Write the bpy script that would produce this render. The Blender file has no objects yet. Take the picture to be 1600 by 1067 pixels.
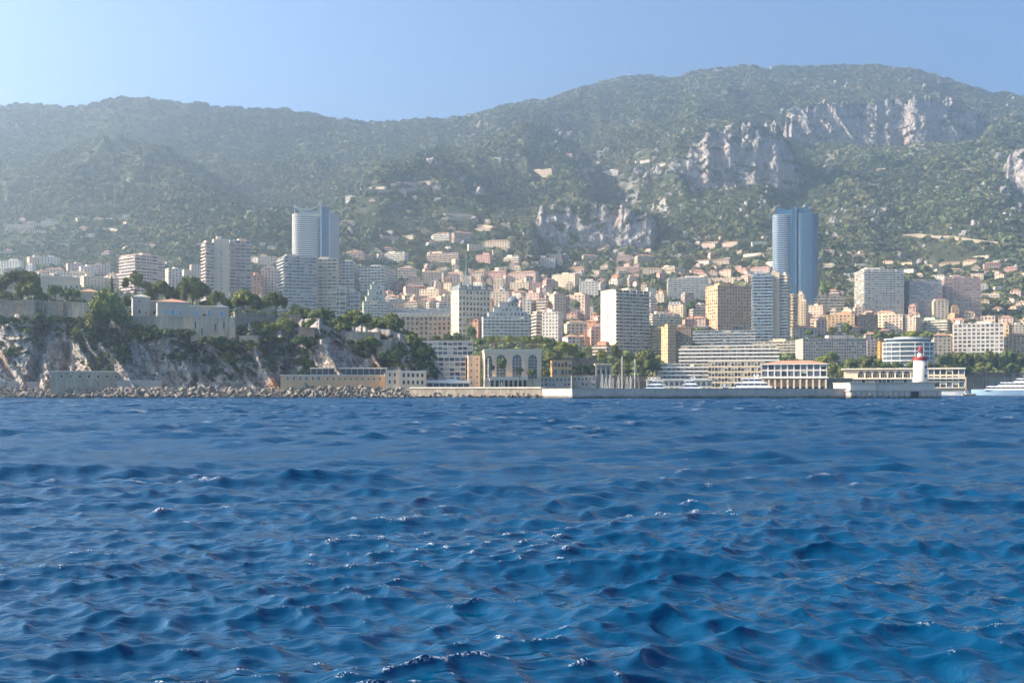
import bpy, bmesh, math, random
import numpy as np
from mathutils import Vector, Matrix
R = math.radians
S = bpy.context.scene
C = S.collection

# ---------------------------------------------------------------- camera, light, exposure
F, H0, YH = 1700.0, 3.5, 610.0          # focal length (px of a 1600 px picture), eye height, horizon row
cam = bpy.data.cameras.new('camera')
cam.sensor_width = 36.0
cam.lens = 36.0 * F / 1600.0
cam.shift_y = (YH - 533.5) / 1600.0
cam.clip_start = 0.5
cam.clip_end = 60000
co = bpy.data.objects.new('camera', cam)
co.location = (0, 0, H0)
co.rotation_euler = (R(90), 0, 0)
C.objects.link(co)
S.camera = co

SUN_AZ, SUN_EL = -91.0, 31.0             # degrees clockwise from the view direction (+Y); elevation
w = bpy.data.worlds.new('World')
S.world = w
w.use_nodes = True
nt = w.node_tree
bg = nt.nodes['Background']
sky = nt.nodes.new('ShaderNodeTexSky')
sky.sky_type = 'NISHITA'
sky.sun_disc = False
sky.sun_elevation = R(SUN_EL)
sky.sun_rotation = R(SUN_AZ)
sky.altitude = 0
sky.air_density = 0.65
sky.dust_density = 0.8
sky.ozone_density = 5.0
tint = nt.nodes.new('ShaderNodeMix'); tint.data_type = 'RGBA'; tint.blend_type = 'MULTIPLY'; tint.inputs[0].default_value = 1.0
tint.inputs[7].default_value = (0.95, 1.035, 0.97, 1)        # white balance of the photograph, the same all round
nt.links.new(sky.outputs[0], tint.inputs[6]); nt.links.new(tint.outputs[2], bg.inputs[0])
bg.inputs[1].default_value = 0.082
sd = bpy.data.lights.new('sun', 'SUN')
sd.energy = 5.0
sd.angle = R(0.5)
sd.color = (1.0, 0.84, 0.65)
so = bpy.data.objects.new('sun', sd)
a, e = R(SUN_AZ), R(SUN_EL)
sunv = Vector((math.sin(a) * math.cos(e), math.cos(a) * math.cos(e), math.sin(e)))
so.rotation_euler = sunv.to_track_quat('Z', 'Y').to_euler()
so.location = sunv * 500
C.objects.link(so)
S.view_settings.view_transform = 'Standard'
S.view_settings.look = 'None'
S.view_settings.gamma = 1
S.view_settings.use_curve_mapping = False
S.view_settings.exposure = 1.8
S.cycles.volume_bounces = 1
S.cycles.max_bounces = 6
S.cycles.diffuse_bounces = 2
S.cycles.glossy_bounces = 2
S.cycles.transparent_max_bounces = 8

rng = np.random.default_rng(7)
rnd = random.Random(7)

# ---------------------------------------------------------------- helpers
def W(px, py, d):
    return Vector(((px - 800) / F * d, d, H0 + (YH - py) / F * d))

def srgb(r, g, b):
    f = lambda c: (c / 255 / 12.92) if c / 255 <= 0.04045 else ((c / 255 + 0.055) / 1.055) ** 2.4
    return (f(r), f(g), f(b), 1)

_mats = {}
def mat(name, col, rough=0.8, noise=0.0, scale=0.3, spec=0.3, metal=0.0, rand=0.0, bump=0.0, col2=None, coords='Object', streak=False):
    """plain procedural material: base colour broken up by noise, optional per-object variation and bump"""
    if name in _mats: return _mats[name]
    m = bpy.data.materials.new(name); m.use_nodes = True
    n, l = m.node_tree.nodes, m.node_tree.links
    p = n['Principled BSDF']
    p.inputs['Roughness'].default_value = rough
    p.inputs['Specular IOR Level'].default_value = spec
    p.inputs['Metallic'].default_value = metal
    p.inputs['Base Color'].default_value = (*col[:3], 1)
    m.diffuse_color = (*col[:3], 1)
    src = None
    if noise or col2 or bump:
        tc = n.new('ShaderNodeTexCoord')
        nz = n.new('ShaderNodeTexNoise'); nz.inputs['Scale'].default_value = scale
        nz.inputs['Detail'].default_value = 6; nz.inputs['Roughness'].default_value = 0.65
        if streak:
            mp = n.new('ShaderNodeMapping'); mp.inputs['Scale'].default_value = (1, 1, 0.15)
            l.new(tc.outputs[coords], mp.inputs[0]); l.new(mp.outputs[0], nz.inputs[0])
        else:
            l.new(tc.outputs[coords], nz.inputs[0])
        cr = n.new('ShaderNodeMapRange'); cr.inputs[1].default_value = 0.3; cr.inputs[2].default_value = 0.7
        l.new(nz.outputs[0], cr.inputs[0])
        mx = n.new('ShaderNodeMix'); mx.data_type = 'RGBA'
        l.new(cr.outputs[0], mx.inputs[0])
        c2 = col2 if col2 else tuple(c * (1 - noise) for c in col[:3])
        mx.inputs[6].default_value = (*c2[:3], 1); mx.inputs[7].default_value = (*col[:3], 1)
        src = mx.outputs[2]
        if bump:
            b = n.new('ShaderNodeBump'); b.inputs['Strength'].default_value = 0.8; b.inputs['Distance'].default_value = bump
            l.new(nz.outputs[0], b.inputs['Height']); l.new(b.outputs[0], p.inputs['Normal'])
    if rand:
        oi = n.new('ShaderNodeObjectInfo')
        mr = n.new('ShaderNodeMapRange'); mr.inputs[3].default_value = 1 - rand; mr.inputs[4].default_value = 1 + rand
        l.new(oi.outputs['Random'], mr.inputs[0])
        hs = n.new('ShaderNodeHueSaturation')
        l.new(mr.outputs[0], hs.inputs['Value'])
        m2 = n.new('ShaderNodeMath'); m2.operation = 'MULTIPLY_ADD'; m2.inputs[1].default_value = 0.06 if rand > .15 else 0.02; m2.inputs[2].default_value = 0.5 - (0.03 if rand > .15 else 0.01)
        fr = n.new('ShaderNodeMath'); fr.operation = 'MULTIPLY'; fr.inputs[1].default_value = 7.31
        l.new(oi.outputs['Random'], fr.inputs[0])
        f2 = n.new('ShaderNodeMath'); f2.operation = 'FRACT'; l.new(fr.outputs[0], f2.inputs[0])
        l.new(f2.outputs[0], m2.inputs[0]); l.new(m2.outputs[0], hs.inputs['Hue'])
        if src: l.new(src, hs.inputs['Color'])
        else: hs.inputs['Color'].default_value = (*col[:3], 1)
        src = hs.outputs[0]
    if src: l.new(src, p.inputs['Base Color'])
    _mats[name] = m
    return m

class MB:
    def __init__(s): s.v = []; s.f = []; s.m = []
    def quad(s, a, b, c, d, mi=0):
        n = len(s.v); s.v += [a, b, c, d]; s.f.append((n, n + 1, n + 2, n + 3)); s.m.append(mi)
    def box(s, x0, y0, z0, x1, y1, z1, mi=0):
        n = len(s.v)
        s.v += [(x0, y0, z0), (x1, y0, z0), (x1, y1, z0), (x0, y1, z0), (x0, y0, z1), (x1, y0, z1), (x1, y1, z1), (x0, y1, z1)]
        for q in ((0, 3, 2, 1), (4, 5, 6, 7), (0, 1, 5, 4), (1, 2, 6, 5), (2, 3, 7, 6), (3, 0, 4, 7)):
            s.f.append(tuple(n + i for i in q)); s.m.append(mi)
    def prism(s, pts, z0, z1, mi=0, mtop=None):
        """pts: ccw outline (x, y)"""
        n = len(s.v); k = len(pts)
        s.v += [(x, y, z0) for x, y in pts] + [(x, y, z1) for x, y in pts]
        for i in range(k):
            j = (i + 1) % k
            s.f.append((n + i, n + j, n + k + j, n + k + i)); s.m.append(mi)
        s.f.append(tuple(n + k + i for i in range(k))); s.m.append(mi if mtop is None else mtop)
        s.f.append(tuple(n + k - 1 - i for i in range(k))); s.m.append(mi)
    def ring(s, profs, k=16, mi=0, cx=0, cy=0, cap=True):
        """lathe: profs [(r, z)...]"""
        n = len(s.v)
        for r, z in profs:
            for i in range(k):
                t = 2 * math.pi * i / k
                s.v.append((cx + r * math.cos(t), cy + r * math.sin(t), z))
        for j in range(len(profs) - 1):
            for i in range(k):
                i2 = (i + 1) % k
                s.f.append((n + j * k + i, n + j * k + i2, n + (j + 1) * k + i2, n + (j + 1) * k + i)); s.m.append(mi)
        if cap:
            s.f.append(tuple(n + (len(profs) - 1) * k + i for i in range(k))); s.m.append(mi)
            s.f.append(tuple(n + k - 1 - i for i in range(k))); s.m.append(mi)
    def tube(s, p, q, r0, r1, k=6, mi=0):
        p, q = Vector(p), Vector(q); ax = (q - p)
        if ax.length < 1e-6: return
        ax.normalize(); u = ax.orthogonal().normalized(); v = ax.cross(u); n = len(s.v)
        for c, r in ((p, r0), (q, r1)):
            for i in range(k):
                t = 2 * math.pi * i / k
                s.v.append(tuple(c + u * (r * math.cos(t)) + v * (r * math.sin(t))))
        for i in range(k):
            j = (i + 1) % k
            s.f.append((n + i, n + j, n + k + j, n + k + i)); s.m.append(mi)
        s.f.append(tuple(n + k + i for i in range(k))); s.m.append(mi)
        s.f.append(tuple(n + k - 1 - i for i in range(k))); s.m.append(mi)
    def hip(s, x0, y0, x1, y1, z0, z1, over=0.5, mi=0):
        x0 -= over; y0 -= over; x1 += over; y1 += over
        w, d = x1 - x0, y1 - y0; n = len(s.v)
        if w >= d: r0, r1 = (x0 + d / 2, (y0 + y1) / 2, z1), (x1 - d / 2, (y0 + y1) / 2, z1)
        else: r0, r1 = ((x0 + x1) / 2, y0 + w / 2, z1), ((x0 + x1) / 2, y1 - w / 2, z1)
        s.v += [(x0, y0, z0), (x1, y0, z0), (x1, y1, z0), (x0, y1, z0), r0, r1]
        fs = [(0, 1, 5, 4), (1, 2, 5), (2, 3, 4, 5), (3, 0, 4), (3, 2, 1, 0)] if w >= d else [(0, 1, 4), (1, 2, 5, 4), (2, 3, 5), (3, 0, 4, 5), (3, 2, 1, 0)]
        for q in fs: s.f.append(tuple(n + i for i in q)); s.m.append(mi)
    def mesh(s, name, mats):
        me = bpy.data.meshes.new(name); me.from_pydata([tuple(v) for v in s.v], [], s.f)
        mats = mats if isinstance(mats, (list, tuple)) else [mats]
        for m in mats: me.materials.append(m)
        if len(mats) > 1: me.polygons.foreach_set('material_index', s.m)
        me.update(); return me
    def obj(s, name, mats, parent=None, smooth=False):
        if not s.f: return None
        me = s.mesh(name, mats)
        if smooth: me.polygons.foreach_set('use_smooth', [True] * len(me.polygons))
        return link(name, me, parent)

def link(name, me, parent=None, loc=None, rot=None, scale=None):
    o = bpy.data.objects.new(name, me); C.objects.link(o)
    if parent: o.parent = parent
    if loc is not None: o.location = loc
    if rot is not None: o.rotation_euler = rot
    if scale is not None: o.scale = scale
    return o

def tag(o, label=None, cat=None, group=None, kind=None):
    if label: o['label'] = label
    if cat: o['category'] = cat
    if group: o['group'] = group
    if kind: o['kind'] = kind
    return o

def empty(name, loc, rz=0, label=None, cat=None, group=None):
    o = bpy.data.objects.new(name, None); C.objects.link(o)
    o.empty_display_size = 1
    o.location = loc; o.rotation_euler = (0, 0, rz)
    return tag(o, label, cat, group)

def grid_mesh(name, P, mats, smooth=True, mi=None):
    """P: array (rows, cols, 3)"""
    r, c = P.shape[:2]
    idx = np.arange(r * c).reshape(r, c)
    f = np.stack([idx[:-1, :-1], idx[:-1, 1:], idx[1:, 1:], idx[1:, :-1]], -1).reshape(-1, 4)
    me = bpy.data.meshes.new(name)
    me.vertices.add(r * c); me.vertices.foreach_set('co', P.reshape(-1).astype(np.float32))
    me.loops.add(f.size); me.loops.foreach_set('vertex_index', f.reshape(-1).astype(np.int32))
    me.polygons.add(len(f)); me.polygons.foreach_set('loop_start', np.arange(0, f.size, 4, dtype=np.int32))
    me.polygons.foreach_set('use_smooth', np.full(len(f), smooth))
    for m in (mats if isinstance(mats, (list, tuple)) else [mats]): me.materials.append(m)
    me.update(calc_edges=True); me.validate()
    return me

def _h(ix, iy, s):
    n = (ix.astype(np.int64) * 374761393 + iy.astype(np.int64) * 668265263 + s * 2147483647) & 0xffffffff
    n = ((n ^ (n >> 13)) * 1274126177) & 0xffffffff
    n = (n ^ (n >> 16)) & 0xffffffff
    return n / 4294967295.0
def vnoise(x, y, s=0):
    ix, iy = np.floor(x), np.floor(y); fx, fy = x - ix, y - iy
    fx = fx * fx * fx * (fx * (fx * 6 - 15) + 10); fy = fy * fy * fy * (fy * (fy * 6 - 15) + 10)
    a, b, c, d = _h(ix, iy, s), _h(ix + 1, iy, s), _h(ix, iy + 1, s), _h(ix + 1, iy + 1, s)
    return (a * (1 - fx) + b * fx) * (1 - fy) + (c * (1 - fx) + d * fx) * fy
def fbm(x, y, o=4, s=0, g=0.5):
    t = 0; a = 1; n = 0
    for i in range(o): t = t + a * (vnoise(x, y, s + i) * 2 - 1); n += a; a *= g; x = x * 2.03 + 17.1; y = y * 2.03 + 5.7
    return t / n
def ridged(x, y, o=4, s=0, g=0.5):
    t = 0; a = 1; n = 0
    for i in range(o): t = t + a * (1 - 2 * np.abs(vnoise(x, y, s + i) * 2 - 1)); n += a; a *= g; x = x * 2.03 + 17.1; y = y * 2.03 + 5.7
    return t / n
def sstep(a, b, x):
    t = np.clip((x - a) / (b - a), 0, 1); return t * t * (3 - 2 * t)

HAZE = 0.00024
# ---------------------------------------------------------------- terrain
SKY_X = [-900, -300, 0, 40, 100, 140, 180, 220, 270, 330, 400, 450, 490, 520, 560, 620, 650, 700, 740, 790, 850, 880, 900, 940, 970, 1000, 1040, 1060, 1075, 1110, 1160, 1210, 1260, 1330, 1370, 1420, 1460, 1500, 1550, 1600, 1800, 2500]
SKY_Y = [230, 180, 162, 158, 163, 160, 153, 150, 153, 156, 162, 168, 177, 187, 193, 193, 190, 188, 182, 164, 158, 150, 143, 133, 122, 118, 124, 122, 114, 108, 106, 108, 107, 105, 105, 110, 119, 134, 148, 154, 180, 260]
RID_X = [-900, 0, 300, 550, 700, 850, 1000, 1200, 2500]
RID_D = [2900, 2900, 3000, 3250, 3450, 3750, 3950, 4000, 4000]
TD = [600, 750, 900, 1100, 1300, 1500, 1800, 2100, 2500, 3000, 3500, 4000]
TAB = {  # rows of the picture at which the ground at those distances stands, per column
    -900: [611, 609, 560, 505, 465, 440, 400, 345, 265, 200, 180, 180],
    0:    [611, 609, 560, 500, 460, 435, 390, 330, 240, 165, 160, 160],
    300:  [611, 609, 570, 515, 472, 440, 392, 335, 255, 156, 150, 150],
    550:  [611, 609, 590, 550, 510, 470, 410, 362, 300, 225, 190, 190],
    700:  [611, 609, 585, 540, 500, 462, 398, 350, 290, 225, 188, 188],
    850:  [611, 609, 575, 530, 490, 452, 405, 370, 300, 225, 185, 158],
    1000: [611, 609, 580, 540, 500, 465, 410, 372, 300, 215, 160, 120],
    1200: [611, 609, 590, 560, 520, 480, 425, 380, 315, 225, 160, 108],
    1400: [611, 609, 592, 556, 514, 474, 425, 378, 315, 230, 160, 109],
    1600: [611, 611, 608, 570, 520, 480, 430, 385, 320, 240, 190, 154],
    2500: [611, 611, 608, 570, 520, 480, 435, 400, 350, 300, 280, 260]}
PXC = np.concatenate([np.linspace(-900, -110, 45), np.linspace(-90, 1690, 560), np.linspace(1710, 2500, 45)])
DR = np.concatenate([np.linspace(540, 1000, 70), np.linspace(1005, 2000, 130), np.linspace(2008, 4020, 200), np.linspace(4040, 4700, 16)])
tk = sorted(TAB)
prof = np.array([np.interp(DR, TD, TAB[k]) for k in tk])            # (cols of table, rows)
PY = np.array([np.interp(PXC, tk, prof[:, j]) for j in range(len(DR))])   # rows x cols
kk = np.exp(-np.linspace(-2, 2, 19) ** 2); kk /= kk.sum()
def blur(A, ax, k=kk):
    p = len(k) // 2; pad = [(0, 0), (0, 0)]; pad[ax] = (p, p)
    B = np.pad(A, pad, mode='edge')
    return np.apply_along_axis(lambda v: np.convolve(v, k, 'valid'), ax, B)
kb = np.exp(-np.linspace(-2, 2, 61) ** 2); kb /= kb.sum()
PY = blur(blur(PY, 0), 1, kb)
skyl = np.interp(PXC, SKY_X, SKY_Y); ridd = np.interp(PXC, RID_X, RID_D)
DD = DR[:, None] * np.ones_like(PXC)[None]; PX = np.ones_like(DR)[:, None] * PXC[None]
pr = np.array([np.interp(ridd[j], DR, PY[:, j]) for j in range(len(PXC))])
PY = PY + (skyl - pr)[None] * sstep(0.6, 1.0, DD / ridd[None])
X = (PX - 800) / F * DD
Z = H0 + (YH - PY) / F * DD
zr = H0 + (YH - skyl) / F * ridd
Z = np.where(DD > ridd[None], zr[None] - (DD - ridd[None]) * 0.35, Z)
mtn = sstep(1500, 2300, DD) * (1 - sstep(0.88, 0.985, DD / ridd[None]) * 0.93)
def bump_seg(p0, p1, amp, wid, pw=2.0, amp1=None):
    """a spur: raised crest between two (column, distance) points; amp metres"""
    global Z
    a = np.array([(p0[0] - 800) / F * p0[1], p0[1]]); b = np.array([(p1[0] - 800) / F * p1[1], p1[1]])
    ab = b - a; t = np.clip(((X - a[0]) * ab[0] + (DD - a[1]) * ab[1]) / (ab @ ab), 0, 1)
    dx, dy = X - (a[0] + t * ab[0]), DD - (a[1] + t * ab[1]); q = np.hypot(dx, dy) / (wid * (1 - 0.35 * t))
    am = amp * (1 - 0.6 * t) if amp1 is None else amp + (amp1 - amp) * t
    Z = Z + am * np.exp(-np.abs(q) ** pw)
bump_seg((215, 2350), (420, 1750), 62, 170, 1.6, 55)
bump_seg((60, 2200), (215, 2350), 40, 150, 1.6)
bump_seg((320, 2750), (500, 2100), -75, 170, 1.8, -60)
bump_seg((60, 2650), (200, 2700), -60, 150, 1.8, -60)
bump_seg((840, 2750), (590, 2080), 70, 190, 1.6, 60)
bump_seg((590, 2080), (515, 1800), 60, 150, 1.6, 20)
bump_seg((620, 2900), (860, 3150), -70, 190, 1.8, -70)
bump_seg((900, 2900), (985, 2300), -80, 120, 1.8, -60)
bump_seg((850, 2700), (930, 2300), 50, 130, 1.6)
bump_seg((1175, 2850), (1080, 2100), 95, 210, 1.6)
bump_seg((1230, 3000), (1262, 2300), -110, 130, 1.8)
bump_seg((1340, 2900), (1450, 2000), -70, 140, 1.8)
bump_seg((1000, 2500), (1060, 1950), -50, 120, 1.8)
bump_seg((1400, 2900), (1330, 2250), 70, 170, 1.6)
bump_seg((1580, 2900), (1540, 2100), 90, 200, 1.6)
bump_seg((430, 2900), (520, 2200), -60, 180, 1.8)
bump_seg((60, 2700), (0, 2000), -50, 180, 1.8)
capz = H0 + (YH - (skyl[None] + 24 * (1 - sstep(.8, .985, DD / ridd[None])))) / F * DD
Z = np.where(DD < ridd[None] * .99, np.minimum(Z, capz), Z)
Z += mtn * (ridged(X / 260 + 3, DD / 620, 3, 3) * 50 + fbm(X / 110, DD / 170, 3, 9) * 13 + fbm(X / 30, DD / 40, 3, 29) * 4)
Z += sstep(900, 1400, DD) * (1 - sstep(0.985, 1.0, DD / ridd[None])) * fbm(X / 90, DD / 90, 3, 77) * 3
Z += sstep(0.96, 0.99, DD / ridd[None]) * (fbm(X / 55, DD / 900, 3, 5) * 5)
# hillside cliffs: plateaus whose rim is the cliff edge: (px0, px1, list of (px, top row, foot row), distance)
CLIFFS = [
 ('quarry', [(836, 352, 362), (843, 326, 372), (870, 318, 382), (905, 320, 387), (950, 324, 386), (985, 332, 380), (1015, 336, 374), (1027, 350, 366)], 2060),
 ('crag', [(1066, 262, 275), (1078, 232, 290), (1110, 205, 292), (1150, 200, 290), (1192, 196, 286), (1212, 196, 284), (1232, 228, 286), (1249, 262, 288)], 2560),
 ('band', [(1228, 182, 200), (1236, 172, 208), (1290, 158, 222), (1340, 160, 228), (1400, 154, 228), (1450, 158, 225), (1500, 160, 222), (1535, 178, 214)], 3120),
 ('knob', [(1566, 262, 268), (1580, 238, 290), (1600, 232, 300), (1640, 228, 300), (1690, 240, 300)], 2500),
]
cliff_def = []
for nm, pts, d0 in CLIFFS:
    xs = [p[0] for p in pts]
    zt = np.interp(PXC, xs, [H0 + (YH - p[1]) / F * d0 for p in pts])
    inx = (PXC >= xs[0]) & (PXC <= xs[-1])
    edge = d0 + (12 if d0 < 2100 else 45) * fbm(PXC / 45, PXC * 0 + d0, 3, 13)
    zf = np.interp(PXC, xs, [H0 + (YH - p[2]) / F * d0 for p in pts])
    for j in np.nonzero((PXC > xs[0] - 70) & (PXC < xs[-1] + 70))[0]:
        if not inx[j]:
            col = Z[:, j]; out = max(xs[0] - PXC[j], PXC[j] - xs[-1]); near = (DR < edge[j] + 6) & (DR > edge[j] - 500)
            col[near] = np.minimum(col[near], zf[j] - (edge[j] - DR[near]) * 0.30 + out * 1.6 + 5); continue
        col = Z[:, j]; behind = DR >= edge[j] + 6
        col[behind] = np.maximum(col[behind], zt[j] + (DR[behind] - edge[j]) * 0.12)
        near = (DR < edge[j] + 6) & (DR > edge[j] - 500)
        lim = zf[j] - (edge[j] - DR[near]) * 0.30
        col[near] = np.minimum(col[near], lim - 3)
    cliff_def.append((nm, pts, d0))
# shore
shore = np.interp(PXC, [-900, 640, 700, 760, 1290, 1330, 1440, 1480, 2500], [560, 560, 600, 620, 620, 640, 760, 860, 860])
Z = np.where(DD < shore[None], -5, np.maximum(Z, 2.6))
Z = np.where((DD >= shore[None]) & (DD < shore[None] + 40), 2.6, Z)

def terr(x, y):
    x = np.asarray(x, float); y = np.asarray(y, float)
    px = x / y * F + 800
    j = np.clip(np.searchsorted(PXC, px) - 1, 0, len(PXC) - 2); i = np.clip(np.searchsorted(DR, y) - 1, 0, len(DR) - 2)
    fx = np.clip((px - PXC[j]) / (PXC[j + 1] - PXC[j]), 0, 1); fy = np.clip((y - DR[i]) / (DR[i + 1] - DR[i]), 0, 1)
    return (Z[i, j] * (1 - fx) + Z[i, j + 1] * fx) * (1 - fy) + (Z[i + 1, j] * (1 - fx) + Z[i + 1, j + 1] * fx) * fy
def hit(px, py, dmin=600):
    """distance at which the sight line through a point of the picture meets the ground"""
    ds = np.arange(dmin, 4000, 4.0)
    z = terr((px - 800) / F * ds, ds); p = YH - (z - H0) * F / ds
    k = np.nonzero(p <= py)[0]
    return float(ds[k[0]]) if len(k) else 3900.0

# terrain material: soil and scrub, bare rock where steep, dry grass patches
def terrain_mat():
    m = bpy.data.materials.new('hillside_ground'); m.use_nodes = True
    n, l = m.node_tree.nodes, m.node_tree.links; p = n['Principled BSDF']
    p.inputs['Roughness'].default_value = 0.95; p.inputs['Specular IOR Level'].default_value = 0.1
    tc = n.new('ShaderNodeTexCoord')
    def noise(sc, det=6):
        z = n.new('ShaderNodeTexNoise'); z.inputs['Scale'].default_value = sc; z.inputs['Detail'].default_value = det; z.inputs['Roughness'].default_value = 0.65
        l.new(tc.outputs['Object'], z.inputs[0]); return z.outputs[0]
    def mix(f, a, b):
        x = n.new('ShaderNodeMix'); x.data_type = 'RGBA'; l.new(f, x.inputs[0])
        for i, c in ((6, a), (7, b)):
            if isinstance(c, tuple): x.inputs[i].default_value = (*c, 1)
            else: l.new(c, x.inputs[i])
        return x.outputs[2]
    def rng_(v, a, b):
        x = n.new('ShaderNodeMapRange'); l.new(v, x.inputs[0]); x.inputs[1].default_value = a; x.inputs[2].default_value = b; return x.outputs[0]
    g = mix(rng_(noise(0.03), .35, .65), (0.030, 0.042, 0.018), (0.115, 0.105, 0.055))
    g = mix(rng_(noise(0.011), .56, .68), g, (0.20, 0.18, 0.115))
    g = mix(rng_(noise(0.25, 5), .40, .60), g, (0.028, 0.042, 0.018))
    rk = mix(rng_(noise(0.05, 9), .35, .65), (0.16, 0.15, 0.14), (0.40, 0.37, 0.33))
    geo = n.new('ShaderNodeNewGeometry'); sx = n.new('ShaderNodeSeparateXYZ'); l.new(geo.outputs['Normal'], sx.inputs[0])
    nn = n.new('ShaderNodeMath'); nn.operation = 'MULTIPLY_ADD'; l.new(noise(0.02), nn.inputs[0]); nn.inputs[1].default_value = 0.35; l.new(sx.outputs[2], nn.inputs[2])
    f = rng_(nn.outputs[0], 0.86, 0.74)
    l.new(mix(f, g, rk), p.inputs['Base Color'])
    b = n.new('ShaderNodeBump'); b.inputs['Distance'].default_value = 2.5; b.inputs['Strength'].default_value = 0.7; l.new(noise(0.12, 8), b.inputs['Height']); l.new(b.outputs[0], p.inputs['Normal'])
    return m
hill = link('hillside', grid_mesh('hillside', np.stack([X, DD, Z], -1), terrain_mat(), smooth=True)); hill['kind'] = 'structure'

# cliff faces: displaced sheets standing in front of the plateau rims
def rock_mat(name, light, dark, warm, scale, bump, strat=(1, 1, 0.5), crack=0.02):
    m = bpy.data.materials.new(name); m.use_nodes = True
    n, l = m.node_tree.nodes, m.node_tree.links; p = n['Principled BSDF']
    p.inputs['Roughness'].default_value = 0.9; p.inputs['Specular IOR Level'].default_value = 0.15
    tc = n.new('ShaderNodeTexCoord'); mp = n.new('ShaderNodeMapping'); mp.inputs['Scale'].default_value = strat; mp.inputs['Rotation'].default_value = (0, R(24), 0)
    l.new(tc.outputs['Object'], mp.inputs[0])
    def noise(sc, det=7, dist=0.0):
        z = n.new('ShaderNodeTexNoise'); z.inputs['Scale'].default_value = sc; z.inputs['Detail'].default_value = det; z.inputs['Roughness'].default_value = 0.68; z.inputs['Distortion'].default_value = dist
        l.new(mp.outputs[0], z.inputs[0]); return z.outputs[0]
    def mix(f, a, b):
        x = n.new('ShaderNodeMix'); x.data_type = 'RGBA'; l.new(f, x.inputs[0])
        for i, c in ((6, a), (7, b)):
            if isinstance(c, tuple): x.inputs[i].default_value = (*c, 1)
            else: l.new(c, x.inputs[i])
        return x.outputs[2]
    def mr(v, a, b):
        x = n.new('ShaderNodeMapRange'); l.new(v, x.inputs[0]); x.inputs[1].default_value = a; x.inputs[2].default_value = b; return x.outputs[0]
    big = noise(scale, 8, 0.6)
    c = mix(mr(big, .36, .62), dark, light)
    c = mix(mr(noise(scale * 0.33, 5, 0.5), .54, .68), c, warm)
    vo = n.new('ShaderNodeTexVoronoi'); vo.feature = 'DISTANCE_TO_EDGE'; vo.inputs['Scale'].default_value = scale * 1.6
    dm = n.new('ShaderNodeVectorMath'); dm.operation = 'ADD'; nz = n.new('ShaderNodeTexNoise'); nz.inputs['Scale'].default_value = scale * 2; l.new(mp.outputs[0], nz.inputs[0])
    sc2 = n.new('ShaderNodeVectorMath'); sc2.operation = 'SCALE'; sc2.inputs['Scale'].default_value = 0.8 / scale; l.new(nz.outputs['Color'], sc2.inputs[0])
    l.new(mp.outputs[0], dm.inputs[0]); l.new(sc2.outputs[0], dm.inputs[1]); l.new(dm.outputs[0], vo.inputs['Vector'])
    c = mix(mr(vo.outputs[0], crack * 2.5, 0.0), c, tuple(x * 0.45 for x in dark))
    l.new(c, p.inputs['Base Color'])
    b = n.new('ShaderNodeBump'); b.inputs['Distance'].default_value = bump; b.inputs['Strength'].default_value = 1.0
    ad = n.new('ShaderNodeMath'); ad.operation = 'MULTIPLY_ADD'; l.new(mr(vo.outputs[0], 0, crack * 4), ad.inputs[0]); ad.inputs[1].default_value = 0.25; l.new(big, ad.inputs[2])
    l.new(ad.outputs[0], b.inputs['Height']); l.new(b.outputs[0], p.inputs['Normal'])
    return m
CLP = []
M_CLIFF = rock_mat('limestone_far', (0.47, 0.43, 0.40), (0.24, 0.22, 0.205), (0.52, 0.37, 0.28), 0.05, 5.0)
for nm, pts, d0 in cliff_def:
    xs = [p[0] for p in pts]; nc = int((xs[-1] - xs[0]) * 0.9); nr = 46
    u = np.linspace(xs[0], xs[-1], nc); t = np.linspace(0, 1, nr)[:, None]
    zt = np.interp(u, xs, [H0 + (YH - p[1]) / F * d0 for p in pts]); zf = np.interp(u, xs, [H0 + (YH - p[2]) / F * d0 for p in pts])
    hgt = (zt - zf)
    zt = zt + hgt * 0.20 * fbm(u / 9, u * 0 + 4, 3, 21)
    ed = d0 + (12 if d0 < 2100 else 45) * fbm(u / 45, u * 0 + d0, 3, 13)
    zz = (zf[None] - 18) * (1 - t) + zt[None] * t
    dd = ed[None] - 16 + 26 * t ** 2
    uu = np.ones_like(t) * u[None]
    xx = (uu - 800) / F * d0
    dd = dd - (9 if d0 < 2100 else 15) * ridged(xx / 60 + zz / 90, zz / 130, 4, 31) - 6 * fbm(xx / 16, zz / 14, 3, 44)
    endf = np.minimum(sstep(0, 10, u - xs[0]), sstep(0, 10, xs[-1] - u))[None]
    dd = dd + (1 - endf) * 45
    P = np.stack([(uu - 800) / F * dd, dd, zz], -1)
    CLP.append(P[6:].reshape(-1, 3))
    back = P[-1:].copy(); back[..., 1] += 55; back[..., 0] = (uu[-1:] - 800) / F * back[..., 1]
    P = np.concatenate([P, back], 0)
    o = link('rock_face', grid_mesh('rock_face', P, M_CLIFF, smooth=False)); o['kind'] = 'structure'

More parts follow.
